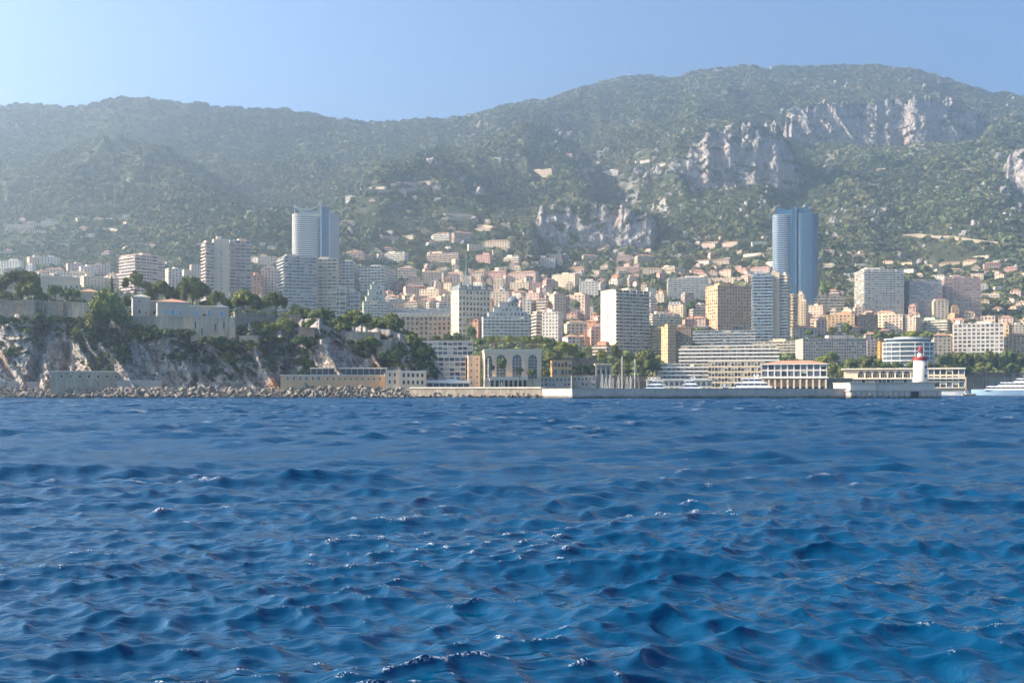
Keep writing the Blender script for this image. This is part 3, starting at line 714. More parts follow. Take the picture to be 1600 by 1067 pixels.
# upper slope rows, left and centre
rowlist = [
 (539, 570, 393, 408, 'beige', 'B', 'hip'), (602, 637, 394, 412, 'cream', 'B', 'flat'), (622, 650, 419, 437, 'cream', 'B', 'hip'),
 (668, 720, 395, 412, 'cream', 'B', 'flat'), (677, 706, 364, 378, 'cream', 'B', 'hip'), (706, 739, 363, 379, 'cream', 'B', 'hip'),
 (730, 757, 382, 393, 'cream', 'W', 'flat'), (757, 799, 376, 390, 'cream', 'W', 'hip'), (743, 770, 398, 415, 'rose', 'W', 'flat'),
 (788, 815, 401, 416, 'white', 'B', 'flat'), (834, 868, 403, 418, 'white', 'W', 'flat'), (854, 878, 397, 405, 'cream', 'W', 'flat'),
 (693, 740, 334, 342, 'cream', 'W', 'flat'), (742, 774, 356, 362, 'cream', 'W', 'flat'), (628, 650, 368, 376, 'cream', 'W', 'flat'),
 (600, 624, 369, 376, 'beige', 'W', 'flat'), (660, 692, 425, 445, 'beige', 'W', 'hip'), (690, 700, 426, 450, 'beige', 'W', 'flat'),
 (735, 760, 425, 440, 'cream', 'W', 'hip'), (762, 794, 424, 442, 'rose', 'W', 'hip'), (700, 727, 425, 442, 'cream', 'W', 'flat'),
 (794, 842, 425, 440, 'pink', 'W', 'hip'), (635, 662, 439, 462, 'pink', 'W', 'hip'), (670, 694, 440, 456, 'cream', 'W', 'flat'),
 (797, 830, 441, 458, 'cream', 'W', 'flat'), (828, 850, 442, 460, 'rose', 'W', 'flat'), (770, 793, 444, 456, 'rose', 'W', 'flat'),
 (616, 628, 441, 455, 'rose', 'W', 'flat'), (600, 614, 455, 470, 'cream', 'W', 'hip'),
 (862, 905, 428, 452, 'cream', 'W', 'flat'), (888, 917, 418, 432, 'beige', 'W', 'hip'), (905, 935, 440, 468, 'white', 'W', 'flat'),
 (858, 872, 440, 452, 'rose', 'W', 'flat'), (838, 862, 450, 470, 'pink', 'W', 'flat'),
 (908, 935, 399, 408, 'cream', 'W', 'hip'), (964, 990, 400, 412, 'pink', 'W', 'hip'), (992, 1021, 399, 413, 'beige', 'B', 'hip'),
 (930, 965, 386, 391, 'grey', 'W', 'flat'), (962, 980, 418, 430, 'cream', 'W', 'hip'), (981, 1000, 418, 430, 'rose', 'W', 'hip'),
 (1004, 1034, 420, 432, 'cream', 'W', 'hip'), (1034, 1058, 417, 432, 'cream', 'B', 'flat'), (955, 972, 430, 440, 'orange', 'W', 'hip'),
 (985, 1004, 430, 438, 'pink', 'W', 'hip'), (1085, 1112, 407, 417, 'white', 'W', 'hip'), (1114, 1140, 406, 418, 'cream', 'W', 'hip'),
 (1097, 1130, 378, 389, 'pink', 'W', 'hip'), (1128, 1156, 378, 389, 'pink', 'W', 'hip'), (1174, 1199, 378, 386, 'white', 'W', 'flat'),
 (1162, 1192, 396, 402, 'white', 'W', 'flat'), (1082, 1104, 423, 434, 'rose', 'W', 'hip'), (1106, 1122, 424, 436, 'cream', 'W', 'hip'),
 (1124, 1148, 422, 436, 'cream', 'W', 'hip'), (1150, 1172, 420, 433, 'rose', 'W', 'hip'), (1172, 1205, 418, 430, 'pink', 'W', 'hip'),
 (1105, 1150, 434, 446, 'cream', 'W', 'flat'), (1150, 1178, 433, 446, 'pink', 'W', 'flat'),
 (1283, 1303, 391, 400, 'white', 'B', 'flat'), (1282, 1304, 412, 423, 'white', 'B', 'flat'), (1332, 1352, 398, 405, 'cream', 'W', 'hip'),
 (1336, 1356, 412, 421, 'white', 'B', 'flat'), (1378, 1397, 408, 419, 'cream', 'W', 'hip'), (1408, 1428, 410, 418, 'cream', 'W', 'flat'),
 (1400, 1430, 421, 430, 'white', 'W', 'flat'), (1470, 1500, 410, 416, 'cream', 'W', 'hip'), (1506, 1528, 407, 415, 'cream', 'W', 'hip'),
 (1538, 1562, 411, 420, 'rose', 'W', 'hip'), (1570, 1589, 418, 426, 'rose', 'W', 'hip'), (1518, 1536, 428, 438, 'cream', 'W', 'flat'),
 (1538, 1561, 459, 468, 'white', 'B', 'flat'), (1457, 1475, 430, 438, 'white', 'W', 'flat'), (1483, 1503, 421, 430, 'pink', 'W', 'hip'),
 (1444, 1460, 414, 422, 'beige', 'W', 'flat'), (1590, 1612, 472, 484, 'cream', 'W', 'hip'), (1572, 1584, 466, 472, 'cream', 'W', 'flat'),
 # far left villas
 (10, 34, 351, 358, 'cream', 'W', 'flat'), (38, 64, 349, 358, 'cream', 'W', 'flat'), (66, 92, 346, 354, 'white', 'W', 'flat'),
 (52, 72, 360, 366, 'cream', 'W', 'flat'), (88, 98, 356, 362, 'white', 'W', 'flat'), (166, 184, 341, 346, 'white', 'W', 'flat'), (192, 206, 336, 341, 'white', 'W', 'flat'),
 (0, 34, 407, 424, 'white', 'W', 'flat'), (44, 68, 402, 415, 'cream', 'W', 'flat'), (66, 92, 402, 418, 'white', 'W', 'flat'),
 (105, 130, 412, 428, 'pink', 'W', 'flat'), (125, 150, 417, 436, 'white', 'W', 'flat'), (146, 171, 414, 432, 'pink', 'W', 'flat'),
 (74, 100, 420, 434, 'cream', 'W', 'hip'), (56, 76, 424, 438, 'cream', 'W', 'hip'), (96, 130, 426, 446, 'cream', 'W', 'flat'),
 (128, 165, 432, 452, 'cream', 'W', 'flat'), (285, 300, 422, 440, 'cream', 'W', 'flat'), (297, 316, 414, 440, 'pink', 'W', 'flat'),
 (390, 414, 402, 414, 'white', 'W', 'flat'), (404, 432, 401, 416, 'cream', 'W', 'flat'), (376, 392, 412, 426, 'cream', 'W', 'flat'),
 # villages high on the slope
 (606, 622, 287, 293, 'pink', 'W', 'flat'), (630, 655, 285, 293, 'pink', 'W', 'flat'), (654, 676, 283, 291, 'cream', 'W', 'flat'), (576, 584, 293, 298, 'white', 'W', 'flat'),
 (588, 606, 292, 299, 'cream', 'W', 'flat'), (524, 540, 308, 314, 'white', 'W', 'flat'), (540, 562, 306, 313, 'white', 'W', 'flat'),
 (772, 784, 246, 255, 'white', 'W', 'flat'), (880, 896, 240, 247, 'rose', 'W', 'hip'), (942, 968, 266, 277, 'white', 'W', 'flat'), (1000, 1018, 250, 256, 'white', 'W', 'flat'),
 (802, 866, 264, 273, 'beige', 'W', 'flat'), (1412, 1440, 366, 371, 'cream', 'W', 'flat'), (1510, 1545, 400, 405, 'cream', 'W', 'flat'),
]
for i, (a, b, t, u, col, st, rf) in enumerate(rowlist):
    rr = random.Random(i * 31 + a)
    B(a, b, t, u, col, st, roof=rf, rel=rr.choice([-30, -24, -18, -12, -6, 12, 24]), depth=rr.uniform(9, 13), pc=rr.choice(['white', 'cream', 'pink']), ww=rr.uniform(.38, .55), wh=rr.uniform(.45, .6), clutter=(b - a) > 20)

# --- centre: front rows
mid = [
 (485, 543, 449, 500, 'white', 'B', dict(nf=7, nb=6, rel=-12, pc='white', ww=.9, label='white building with seven curved balcony bands above the umbrella pines', lm='the white banded building')),
 (541, 562, 456, 500, 'white', 'B', dict(nf=7, nb=3, rel=-6, pc='glass')),
 (628, 668, 462, 487, 'cream', 'W', {}), (655, 700, 452, 480, 'cream', 'W', dict(split=685)), (664, 690, 468, 487, 'beige', 'W', dict(roof='hip')),
 (682, 704, 463, 490, 'cream', 'W', {}), (630, 655, 447, 470, 'pink', 'W', dict(roof='hip')), (575, 602, 456, 480, 'pink', 'W', {}),
 (602, 640, 473, 492, 'cream', 'W', dict(roof='mansard')), (618, 640, 461, 478, 'rose', 'W', dict(roof='hip')),
 (764, 800, 456, 490, 'beige', 'W', {}), (796, 826, 456, 480, 'cream', 'W', dict(roof='hip')), (822, 850, 458, 486, 'pink', 'W', {}),
 (778, 796, 452, 470, 'blue', 'W', {}), (848, 872, 462, 488, 'cream', 'W', {}),
 (858, 884, 460, 500, 'beige', 'W', dict(split=866)), (880, 922, 461, 500, 'beige', 'W', dict(nf=8, nb=6, blank=(2,))),
 (868, 878, 474, 494, 'pink', 'W', {}), (710, 732, 504, 530, 'orange', 'W', {}), (728, 756, 500, 530, 'orange', 'W', dict(roof='hip')),
 (832, 850, 487, 534, 'tan', 'B', dict(nf=9, nb=2, rel=18, pc='cream')),
 (847, 880, 488, 536, 'white', 'W', dict(nf=9, nb=5, rel=-16, split=872, label='white block with small square windows above the round clipped trees', lm='the white block over the clipped trees')),
 (880, 905, 490, 500, 'beige', 'W', dict(roof='hip')), (892, 908, 488, 502, 'rose', 'W', {}), (922, 940, 490, 505, 'rose', 'W', dict(roof='hip')),
 (881, 918, 506, 526, 'cream', 'W', dict(roof='terrace', rel=14)), (914, 940, 502, 524, 'orange', 'W', dict(roof='hip')),
 (878, 906, 526, 548, 'blue', 'W', dict(roof='hip')), (901, 922, 526, 548, 'orange', 'W', dict(roof='hip', rel=-20)), (918, 942, 516, 546, 'rose', 'W', {}),
 (938, 1015, 453, 556, 'cream', 'B', dict(nf=19, nb=10, split=962, rel=36, sstyle='S', snb=3, sblank=(0, 2), pc='cream', proud=1.4, label='big white slab with balcony rows and a sunlit blank left end, centre of town', lm='the big white slab', name='apartment_slab', cat='tower')),
 (1013, 1022, 458, 500, 'pink', 'B', dict(nf=10, nb=2)), (1022, 1042, 460, 478, 'cream', 'W', {}), (1006, 1030, 478, 500, 'tan', 'W', {}),
 (1015, 1062, 491, 512, 'cream', 'B', dict(nf=5, rel=18, pc='cream')), (1022, 1045, 484, 500, 'cream', 'W', dict(roof='hip')), (1044, 1070, 476, 496, 'cream', 'W', dict(roof='mansard')),
 (1066, 1090, 500, 512, 'rose', 'W', {}), (1080, 1104, 476, 505, 'blue', 'B', {}), (1070, 1105, 497, 513, 'pink', 'W', dict(roof='hip')),
 (1012, 1034, 516, 556, 'tan', 'B', dict(nf=9, nb=3, rel=20, pc='tan')), 
 (1033, 1056, 511, 570, 'yellow', 'W', dict(nf=12, nb=4, rel=30, depth=12, ww=.5, label='sunlit yellow block with small staggered windows right of the big white slab', lm='the sunlit yellow block')),
 (1055, 1082, 512, 570, 'brown', 'W', dict(nf=13, nb=6, rel=-6)),
 (1044, 1106, 434, 473, 'white', 'B', dict(nf=12, nb=9, rel=5, pc='white', label='white twelve-storey slab with a pale centre column on the slope behind', lm='the white hillside slab', name='apartment_slab', cat='tower')),
 (1103, 1178, 446, 522, 'tan', 'G', dict(nf=15, nb=13, split=1122, rel=33, sstyle='B', pc='tan', ww=.55, wh=.55, label='broad tan tower with rounded left bays and rows of dark windows', lm='the broad tan tower', name='apartment_tower', cat='tower', ground=40)),
 (1176, 1205, 428, 545, 'blue', 'B', dict(nf=24, nb=5, rel=6, pc='glass', label='glassy left wing of the tall pale tower in front of the blue tower', name='apartment_tower', cat='tower')),
 (1204, 1219, 427, 545, 'cream', 'W', dict(nf=24, nb=3, blank=(0, 2), rel=-4, ww=.2, wh=.25, label='blank cream middle strip of the tall pale tower', name='apartment_tower', cat='tower')),
 (1218, 1234, 430, 545, 'cream', 'B', dict(nf=24, nb=3, rel=-15, pc='white', label='narrow balconied right wing of the tall pale tower', lm='the tall pale tower', name='apartment_tower', cat='tower')),
 (1232, 1246, 460, 528, 'tan', 'B', dict(nf=14, nb=2, pc='tan')), (1244, 1262, 471, 525, 'cream', 'W', dict(nf=13, nb=4, blank=(1,))),
 (1244, 1258, 460, 500, 'cream', 'W', {}), (1262, 1290, 478, 510, 'beige', 'W', {}),
 (1270, 1316, 463, 490, 'cream', 'B', dict(nf=6, rel=14, pc='cream', roof='terrace')), (1283, 1312, 455, 470, 'cream', 'B', dict(roof='hip')),
 (1283, 1336, 492, 520, 'tan', 'W', dict(nf=6, nb=9)), (1316, 1336, 486, 505, 'cream', 'W', {}), (1335, 1370, 492, 520, 'brown', 'W', dict(nf=8, nb=8)),
 (1234, 1276, 512, 528, 'grey', 'W', dict(roof='hip')), (1368, 1400, 488, 515, 'cream', 'W', dict(roof='hip')), (1384, 1412, 492, 518, 'cream', 'W', {}), (1402, 1440, 496, 520, 'beige', 'W', dict(split=1430)),
 (1440, 1482, 500, 520, 'green', 'B', dict(pc='cream')), (1480, 1512, 500, 522, 'tan', 'W', dict(roof='hip')), (1456, 1480, 470, 500, 'cream', 'W', dict(roof='terrace')),
 (1348, 1372, 522, 545, 'beige', 'W', dict(roof='hip')), (1350, 1366, 532, 560, 'pink', 'W', {}), (1456, 1484, 524, 555, 'beige', 'W', dict(roof='hip')), (1478, 1498, 526, 548, 'tan', 'W', {}),
 (1494, 1562, 506, 556, 'white', 'G', dict(nf=8, nb=11, rel=4, ww=.66, wh=.6, label='white eight-storey block with a strict window grid near the right edge', lm='the white gridded block')),
 (1560, 1580, 508, 556, 'tan', 'W', dict(nf=8, nb=3, rel=-14)), (1534, 1556, 494, 508, 'beige', 'W', dict(nf=2)),
 (1562, 1584, 496, 512, 'pink', 'W', dict(roof='hip')), (1590, 1622, 500, 515, 'cream', 'W', dict(roof='hip')), (1574, 1604, 524, 556, 'yellow', 'W', dict(roof='hip')), (1598, 1640, 522, 556, 'beige', 'W', {}),
 (1578, 1600, 508, 524, 'cream', 'W', {}), 
 (1337, 1408, 421, 497, 'white', 'C', dict(nf=21, nb=11, split=1352, rel=18, sstyle='B', pc='white', ww=.7, label='white tower with tall gridded bays, leftmost of the three right-hand towers', lm='the white gridded tower', name='apartment_tower', cat='tower', ground=40)),
 (1415, 1467, 438, 497, 'brown', 'B', dict(nf=18, nb=9, split=1424, rel=16, pc='grey', label='brownish balconied tower, middle of the three right-hand towers', lm='the brownish tower', name='apartment_tower', cat='tower', ground=40)),
 (1474, 1527, 432, 497, 'beige', 'B', dict(nf=20, nb=9, split=1480, rel=16, pc='pink', label='beige and pink balconied tower, rightmost of the three right-hand towers', lm='the beige and pink tower', name='apartment_tower', cat='tower', ground=40)),
 (1245, 1350, 529, 568, 'grey', 'G', dict(nf=8, nb=25, split=1258, rel=14, pc='cream', sstyle='S', ww=.7, wh=.6, label='long grey hotel with a dense window grid above the port road', lm='the long grey hotel', name='hotel', cat='hotel')),
 (1180, 1246, 534, 556, 'cream', 'B', dict(nf=5, nb=12, rel=-4, pc='cream', label='cream banded block stepped below the tall pale tower')),
]
for a, b, t, u, col, st, kw in mid:
    if 'rel' not in kw and 'split' not in kw: kw['rel'] = random.Random(a).choice([-26, -18, -10, 14, 24])
    B(a, b, t, u, col, st, **kw)
# ---------------------------------------------------------------- filler of the dense quarters: every one a house of its own
def fill(px0, px1, py0, py1, n, cols, hr=(8, 20), wr=(9, 17), dm=620):
    rr = random.Random(int(px0 * 3 + py0))
    k = 0; tries = 0
    while k < n and tries < n * 25:
        tries += 1
        px = rr.uniform(px0, px1); py = rr.uniform(py0, py1)
        d = hit(px, py, dm); x = (px - 800) / F * d; wd = rr.uniform(*wr)
        if any((x - fx) ** 2 + (d + 5 - fy) ** 2 < (wd * .45 + fr * .8) ** 2 for fx, fy, fr in FOOT): continue
        h = rr.uniform(*hr); wp = wd * F / d
        B(px - wp / 2, px + wp / 2, py - h * F / d, py, rr.choice(cols), 'B' if rr.random() < .3 else 'W', roof=rr.choice(['hip', 'hip', 'flat', 'flat', 'terrace']),
          rel=rr.choice([-30, -22, -14, -7, 14, 25]), depth=rr.uniform(9, 14), d=d, pc=rr.choice(['white', 'cream', 'pink']), ww=rr.uniform(.36, .55), wh=rr.uniform(.45, .6), clutter=rr.random() < .5)
        k += 1
CC = ['cream', 'cream', 'pink', 'beige', 'white', 'rose', 'cream', 'tan', 'beige']
fill(590, 860, 452, 500, 48, CC, (12, 24), (11, 19))
fill(850, 1010, 450, 520, 22, CC, (9, 20))
fill(1000, 1110, 450, 520, 18, CC + ['yellow', 'orange'], (9, 20))
fill(1235, 1500, 492, 530, 26, CC, (9, 18))
fill(1030, 1210, 424, 450, 12, ['cream', 'pink', 'rose', 'white'], (9, 13))
fill(0, 190, 428, 452, 16, ['cream', 'white', 'pink'], (8, 14))
fill(880, 1010, 525, 560, 9, ['orange', 'rose', 'cream', 'pink'], (9, 15))
fill(640, 860, 418, 448, 12, CC, (8, 13))
fill(1500, 1620, 470, 525, 10, CC, (7, 12))
fill(900, 1200, 395, 425, 7, ['cream', 'pink', 'white'], (6, 10))
fill(1290, 1600, 395, 465, 8, ['cream', 'white', 'rose'], (5, 8), (9, 13))
fill(540, 800, 345, 400, 16, ['cream', 'pink', 'white', 'cream', 'beige'], (5, 9), (11, 20))
fill(0, 200, 345, 405, 14, ['white', 'cream', 'pink'], (5, 8), (10, 16))
fill(200, 460, 380, 425, 10, ['white', 'cream', 'pink'], (5, 9), (10, 16))
fill(1290, 1610, 400, 495, 24, ['cream', 'white', 'rose', 'cream'], (6, 10), (10, 16))
fill(1040, 1210, 375, 425, 12, ['cream', 'white', 'pink'], (5, 9), (11, 18))
fill(860, 1040, 390, 450, 14, ['cream', 'white', 'pink', 'beige'], (6, 11), (10, 16))
fill(560, 700, 286, 318, 8, ['white', 'cream', 'pink'], (5, 8), (11, 18))
fill(930, 1060, 248, 280, 5, ['white', 'cream', 'rose'], (5, 8), (12, 20))
fill(1300, 1600, 440, 500, 14, ['cream', 'white', 'pink', 'beige'], (8, 13), (11, 16))
fill(860, 1210, 415, 470, 22, CC, (9, 14), (11, 17))
fill(540, 860, 395, 445, 18, CC, (7, 12), (11, 18))
fill(395, 440, 455, 480, 4, ['cream', 'beige'], (10, 16))

# ---------------------------------------------------------------- towers and halls of a shape of their own
def place(px, ybot, d, rel=0, name='tower', **k):
    al = math.atan((px - 800) / F); p = W(px, ybot, d)
    g_ = float(terr(p.x, p.y)); z = min(p.z, g_) if g_ > 0 else p.z
    r = empty(name, (p.x, p.y, z), R(rel) - al); tag(r, k.get('label'), k.get('cat'), k.get('group'))
    if k.get('lm'): LANDMARKS.append((px, k.get('ly', ybot - 30), k['lm']))
    FOOT.append((p.x, p.y + 12, k.get('fr', 18)))
    return r, p.z - z
def ell(cx, cy, a, b, t0=0, t1=360, k=24, pw=2.0):
    out = []
    full = abs(t1 - t0) >= 359
    for i in range(k + (0 if full else 1)):
        t = R(t0 + (t1 - t0) * i / k); c, s_ = math.cos(t), math.sin(t)
        out.append((cx + a * math.copysign(abs(c) ** (2 / pw), c), cy + b * math.copysign(abs(s_) ** (2 / pw), s_)))
    return out
def banded(root, pts, H, nf, core_m, band_m, out=1.0, band=0.32, z0=0, mull=0, mull_m=None, name='floor_slab'):
    """tower with an outline: glass core, one slab with parapet per floor, optional mullions"""
    mb = MB(); mb.prism(pts, z0, z0 + H); mb.obj('glass_core', core_m, root)
    cx = sum(p[0] for p in pts) / len(pts); cy = sum(p[1] for p in pts) / len(pts)
    def grow(o):
        r = []
        for x, y in pts:
            l = math.hypot(x - cx, y - cy) or 1; r.append((x + (x - cx) / l * o, y + (y - cy) / l * o))
        return r
    fh = H / nf; mb = MB(); g = grow(out); mb.prism(g, 0, fh * band)
    me = mb.mesh(name, band_m)
    for f in range(nf + 1): link(name, me, root, loc=(0, 0, z0 + min(f * fh, H - fh * band + .4)))
    if mull:
        g = grow(.35); mb = MB(); k = len(g)
        for i in range(0, k, mull):
            x, y = g[i]; mb.box(x - .22, y - .22, z0, x + .22, y + .22, z0 + H)
        o = mb.obj('mullions', mull_m or STEEL, root); o['kind'] = 'stuff'

# the tall glass tower on the left
d = 1500; mpx = d / F
r, dz = place(493, 470, d, 0, 'glass_tower', label='tall glass tower with swept-up crown and a round banded left side', cat='tower', lm='the tall glass tower', ly=380, fr=34)
Ht = (470 - 335) * mpx + dz
banded(r, ell(-14 * mpx, 16, 21 * mpx, 15, k=28, pw=3.6), Ht, 42, GL_PALE, PARA['white'], 1.2, .36, mull=7)
banded(r, [(22 * mpx, 2), (36 * mpx, 8), (36 * mpx, 34), (10 * mpx, 34)], Ht + 2 * mpx, 43, GL_PALE, PARA['grey'], .9, .34)
mb = MB(); mb.box(7 * mpx, -1, 0, 9.5 * mpx, 30, Ht + 17 * mpx, 1); mb.box(9.5 * mpx, 0, 0, 21 * mpx, 30, Ht + 12 * mpx, 0); mb.box(20.6 * mpx, -.3, 0, 21.6 * mpx, 30, Ht + 1, 1)
mb.obj('glass_blade', [GL_BLUE, STEEL], r)
mb = MB(); mb.box(-26 * mpx, 12, Ht, 8 * mpx, 28, Ht + 7 * mpx); mb.obj('crown_screen', GL_PALE, r)
mb = MB()
for i in range(16):
    a0, a1 = i / 16, (i + 1) / 16; f = lambda t: Ht + (8 + 8 * (2 * t - .9) ** 2) * mpx
    x0, x1 = (-32 + 40 * a0) * mpx, (-32 + 40 * a1) * mpx
    mb.v += [(x0, 10, f(a0)), (x1, 10, f(a1)), (x1, 28, f(a1)), (x0, 28, f(a0)), (x0, 10, f(a0) + 1.2), (x1, 10, f(a1) + 1.2), (x1, 28, f(a1) + 1.2), (x0, 28, f(a0) + 1.2)]; n = len(mb.v) - 8
    for q in ((0, 1, 5, 4), (4, 5, 6, 7), (3, 2, 1, 0), (1, 2, 6, 5), (2, 3, 7, 6), (3, 0, 4, 7)): mb.f.append(tuple(n + j for j in q)); mb.m.append(0)
mb.box(-33 * mpx, 10, Ht, -31.6 * mpx, 12, Ht + 17 * mpx)
mb.obj('swept_roof', STEEL, r)
# the blue tower on the right
d = 1450; mpx = d / F
r, dz = place(1243, 470, d, 0, 'glass_tower', label='tallest tower of blue glass with concave crown, right of centre', cat='tower', lm='the tall blue tower', ly=390, fr=34)
Ht = (470 - 335) * mpx + dz
PV = PARA['glass']
banded(r, ell(-21 * mpx, 15, 13 * mpx, 15, k=26, pw=3.4), Ht, 46, GL_BLUE, mat('balcony_edge_silver', srgb(178, 190, 202), rough=.4), 1.3, .34, mull=6)
banded(r, ell(17 * mpx, 15, 17 * mpx, 17, k=28, pw=4.0), Ht, 46, GL_BLUE, mat('blue_band', srgb(98, 126, 150), rough=.25), .7, .3, mull=5, mull_m=mat('blue_mullion', srgb(86, 116, 142), rough=.3))
mb = MB(); mb.box(-7 * mpx, -2, 0, 1 * mpx, 26, Ht + 12 * mpx); mb.obj('glass_blade', GL_BLUE, r)
mb = MB()
for x in (-7.2, 0.6): mb.box(x * mpx, -2.4, 0, (x + .6) * mpx, 26, Ht + 12.5 * mpx)
mb.obj('blade_edges', mat('light_blue_metal', srgb(138, 168, 192), rough=.3), r)
mb = MB()
for i in range(18):
    a0, a1 = i / 18, (i + 1) / 18; f = lambda t: Ht + (8.5 + 5.5 * abs(2 * t - 1) ** 2.2) * mpx
    x0, x1 = (-31 + 52 * a0) * mpx, (-31 + 52 * a1) * mpx
    n = len(mb.v); mb.v += [(x0, 3, Ht - 1), (x1, 3, Ht - 1), (x1, 4, Ht - 1), (x0, 4, Ht - 1), (x0, 3, f(a0)), (x1, 3, f(a1)), (x1, 4, f(a1)), (x0, 4, f(a0))]
    for q in ((0, 1, 5, 4), (4, 5, 6, 7), (2, 3, 7, 6), (1, 2, 6, 5), (3, 0, 4, 7)): mb.f.append(tuple(n + j for j in q)); mb.m.append(0)
mb.obj('crown_screen', GL_BLUE, r)

# domed, terraced blocks
def dome_block(px0, px1, ytop, ybot, d, col, tiers, label, lm, domes, roofm=DOMEG):
    root, (x0, x1, y0, y1, H, dd) = B(px0, px1, ytop + (ybot - ytop) * .38, ybot, col, 'W', d=d, rel=6, depth=18, ww=.55, wh=.62, roof='flat', clutter=False, label=label, lm=lm, bal=(0, 1), pc='white', gl=(5, 4, 1, 1))
    z = H + .5; wd = x1 - x0
    hh = (ybot - ytop) * .38 / F * dd / tiers
    for t in range(tiers):
        k = (t + 1) / (tiers + .7) * .42
        mb, wn = MB(), MB(); a0, a1 = x0 + wd * k, x1 - wd * k * .8; yy = y0 + (t + 1) * 2.0
        mb.box(a0 + .3, yy + .35, z, a1 - .3, y1 - 1, z + hh)
        facade(mb, wn, (a0, yy + .35), (1, 0), (0, -1), a1 - a0, z, z + hh, 1, max(2, int((a1 - a0) / 3.4)), ww=.55, wh=.6)
        mb.box(a0 - .6, yy - .4, z + hh, a1 + .6, y1 - .8, z + hh + .4)
        tr = mb.obj('terrace_floor', WALL[col], root); wn.obj('windows', GLASSES, tr)['kind'] = 'stuff'
        z += hh + .4
    for fx, rr_ in domes:
        mb = MB(); mb.ring([(rr_, z - .2), (rr_, z + .6), (rr_ * .9, z + rr_ * .45), (rr_ * .55, z + rr_ * .8), (.15, z + rr_), (.1, z + rr_ + 1.8)], 14, cx=x0 + wd * fx, cy=y0 + 9)
        mb.obj('dome', roofm, root, smooth=True)
dome_block(566, 605, 445, 515, None, 'green', 3, 'grey-green terraced block with arched bays and a small domed top', 'the grey-green domed block', [(.5, 3)])
dome_block(752, 832, 474, 530, None, 'blue', 3, 'pale blue-grey terraced block crowned by a wide dark dome', 'the dark-domed block', [(.62, 6.5)], SLATE)
r_, g = B(704, 766, 453, 530, 'cream', 'W', nf=9, nb=9, split=717, rel=24, pc='cream', ww=.55, wh=.6, bal=(.2, .75), roof='mansard', roofh=5, label='tall cream belle epoque block with balcony rows and green roof turrets', lm='the turreted cream block', name='apartment_building')
for fx in (.02, .3, .75):
    mb = MB(); x = g[0] + (g[1] - g[0]) * fx + 1.5
    mb.box(x - 1.6, g[2] + .2, g[4] - .5, x + 1.6, g[2] + 3.4, g[4] + 3.5, 0)
    mb.ring([(2.3, g[4] + 3.5), (2.0, g[4] + 5), (1.1, g[4] + 6.6), (.15, g[4] + 8), (.08, g[4] + 10)], 8, 1, x, g[2] + 1.8); mb.obj('roof_turret', [WALL['cream'], DOMEG], r_)
r_, g = B(613, 714, 494, 532, 'yellow', 'W', nf=5, nb=14, rel=-5, depth=20, ww=.55, wh=.72, roof='mansard', roofh=4, label='long yellow grand hotel with tall window bays under a grey mansard', lm='the yellow grand hotel', name='hotel', cat='hotel')
mb = MB()
for i in range(15):
    q = g[0] + (g[1] - g[0]) * i / 14; mb.box(q - .55, g[2] - .5, 0, q + .55, g[2] + .3, g[4] - .4)
o = mb.obj('pilasters', WALL['tan'], r_); o['kind'] = 'stuff'
mb = MB(); mb.box(g[0] - .8, g[2] - 1.2, g[4] - .5, g[1] + .8, g[2] + .3, g[4] + .12); mb.obj('cornice', WALL['cream'], r_)
B(606, 722, 487, 505, 'cream', 'W', nf=3, nb=12, rel=-3, roof='mansard')
# steeple
r, dz = place(729, 452, 1350, 0, 'church_steeple', label='thin dark green church spire on a white belfry above the turreted cream block', cat='steeple', lm='the church spire', ly=420, fr=6)
mb = MB(); mb.box(-3, -3, -8, 3, 3, 12 + dz); mb.box(-2.3, -2.3, 12 + dz, 2.3, 2.3, 17 + dz); mb.obj('belfry', WALL['white'], r)
mb = MB(); mb.ring([(2.8, 17 + dz), (1.5, 24 + dz), (.7, 34 + dz), (.1, 44 + dz)], 8); mb.obj('spire', mat('patina_green', srgb(70, 96, 92), rough=.6), r)

# ---- arched hall by the harbour
def arch_wall(mb, x0, x1, z0, z1, y0, y1, arches, mi=0, k=10):
    """wall slab from x0..x1 with arched holes: arches [(centre, half width, z of springing, z of sill)]"""
    cur = x0
    for cx, hw, zs, zb in sorted(arches):
        mb.box(cur, y0, z0, cx - hw, y1, z1, mi)
        if zb > z0: mb.box(cx - hw, y0, z0, cx + hw, y1, zb, mi)
        for i in range(k):
            a, b = cx - hw + 2 * hw * i / k, cx - hw + 2 * hw * (i + 1) / k
            fa = zs + math.sqrt(max(0, hw * hw - (a - cx) ** 2)); fb = zs + math.sqrt(max(0, hw * hw - (b - cx) ** 2))
            n = len(mb.v)
            mb.v += [(a, y0, fa), (b, y0, fb), (b, y1, fb), (a, y1, fa), (a, y0, z1), (b, y0, z1), (b, y1, z1), (a, y1, z1)]
            for q in ((0, 1, 5, 4), (3, 2, 1, 0), (4, 5, 6, 7)): mb.f.append(tuple(n + j for j in q)); mb.m.append(mi)
        cur = cx + hw
    mb.box(cur, y0, z0, x1, y1, z1, mi)
def arch_pane(root, cx, hw, zs, zb, y, nbars=2, rows_=4, m=GL_DARK, name='arched_window', fm=None):
    mb = MB(); pts = [(cx - hw, zb), (cx + hw, zb)] + [(cx + hw * math.cos(R(t)), zs + hw * math.sin(R(t))) for t in range(0, 181, 20)]
    n = 0; mb.v = [(x, y, z) for x, z in pts]; mb.f = [tuple(range(len(pts)))]; mb.m = [0]
    for i in range(1, nbars + 1): q = cx - hw + 2 * hw * i / (nbars + 1); mb.box(q - .09, y - .15, zb, q + .09, y - .02, zs + hw * .7, 1)
    for i in range(1, rows_ + 1): z = zb + (zs - zb) * i / rows_; mb.box(cx - hw, y - .17, z - .1, cx + hw, y - .03, z + .1, 1)
    mb.obj(name, [m, fm or PARA['cream']], root)
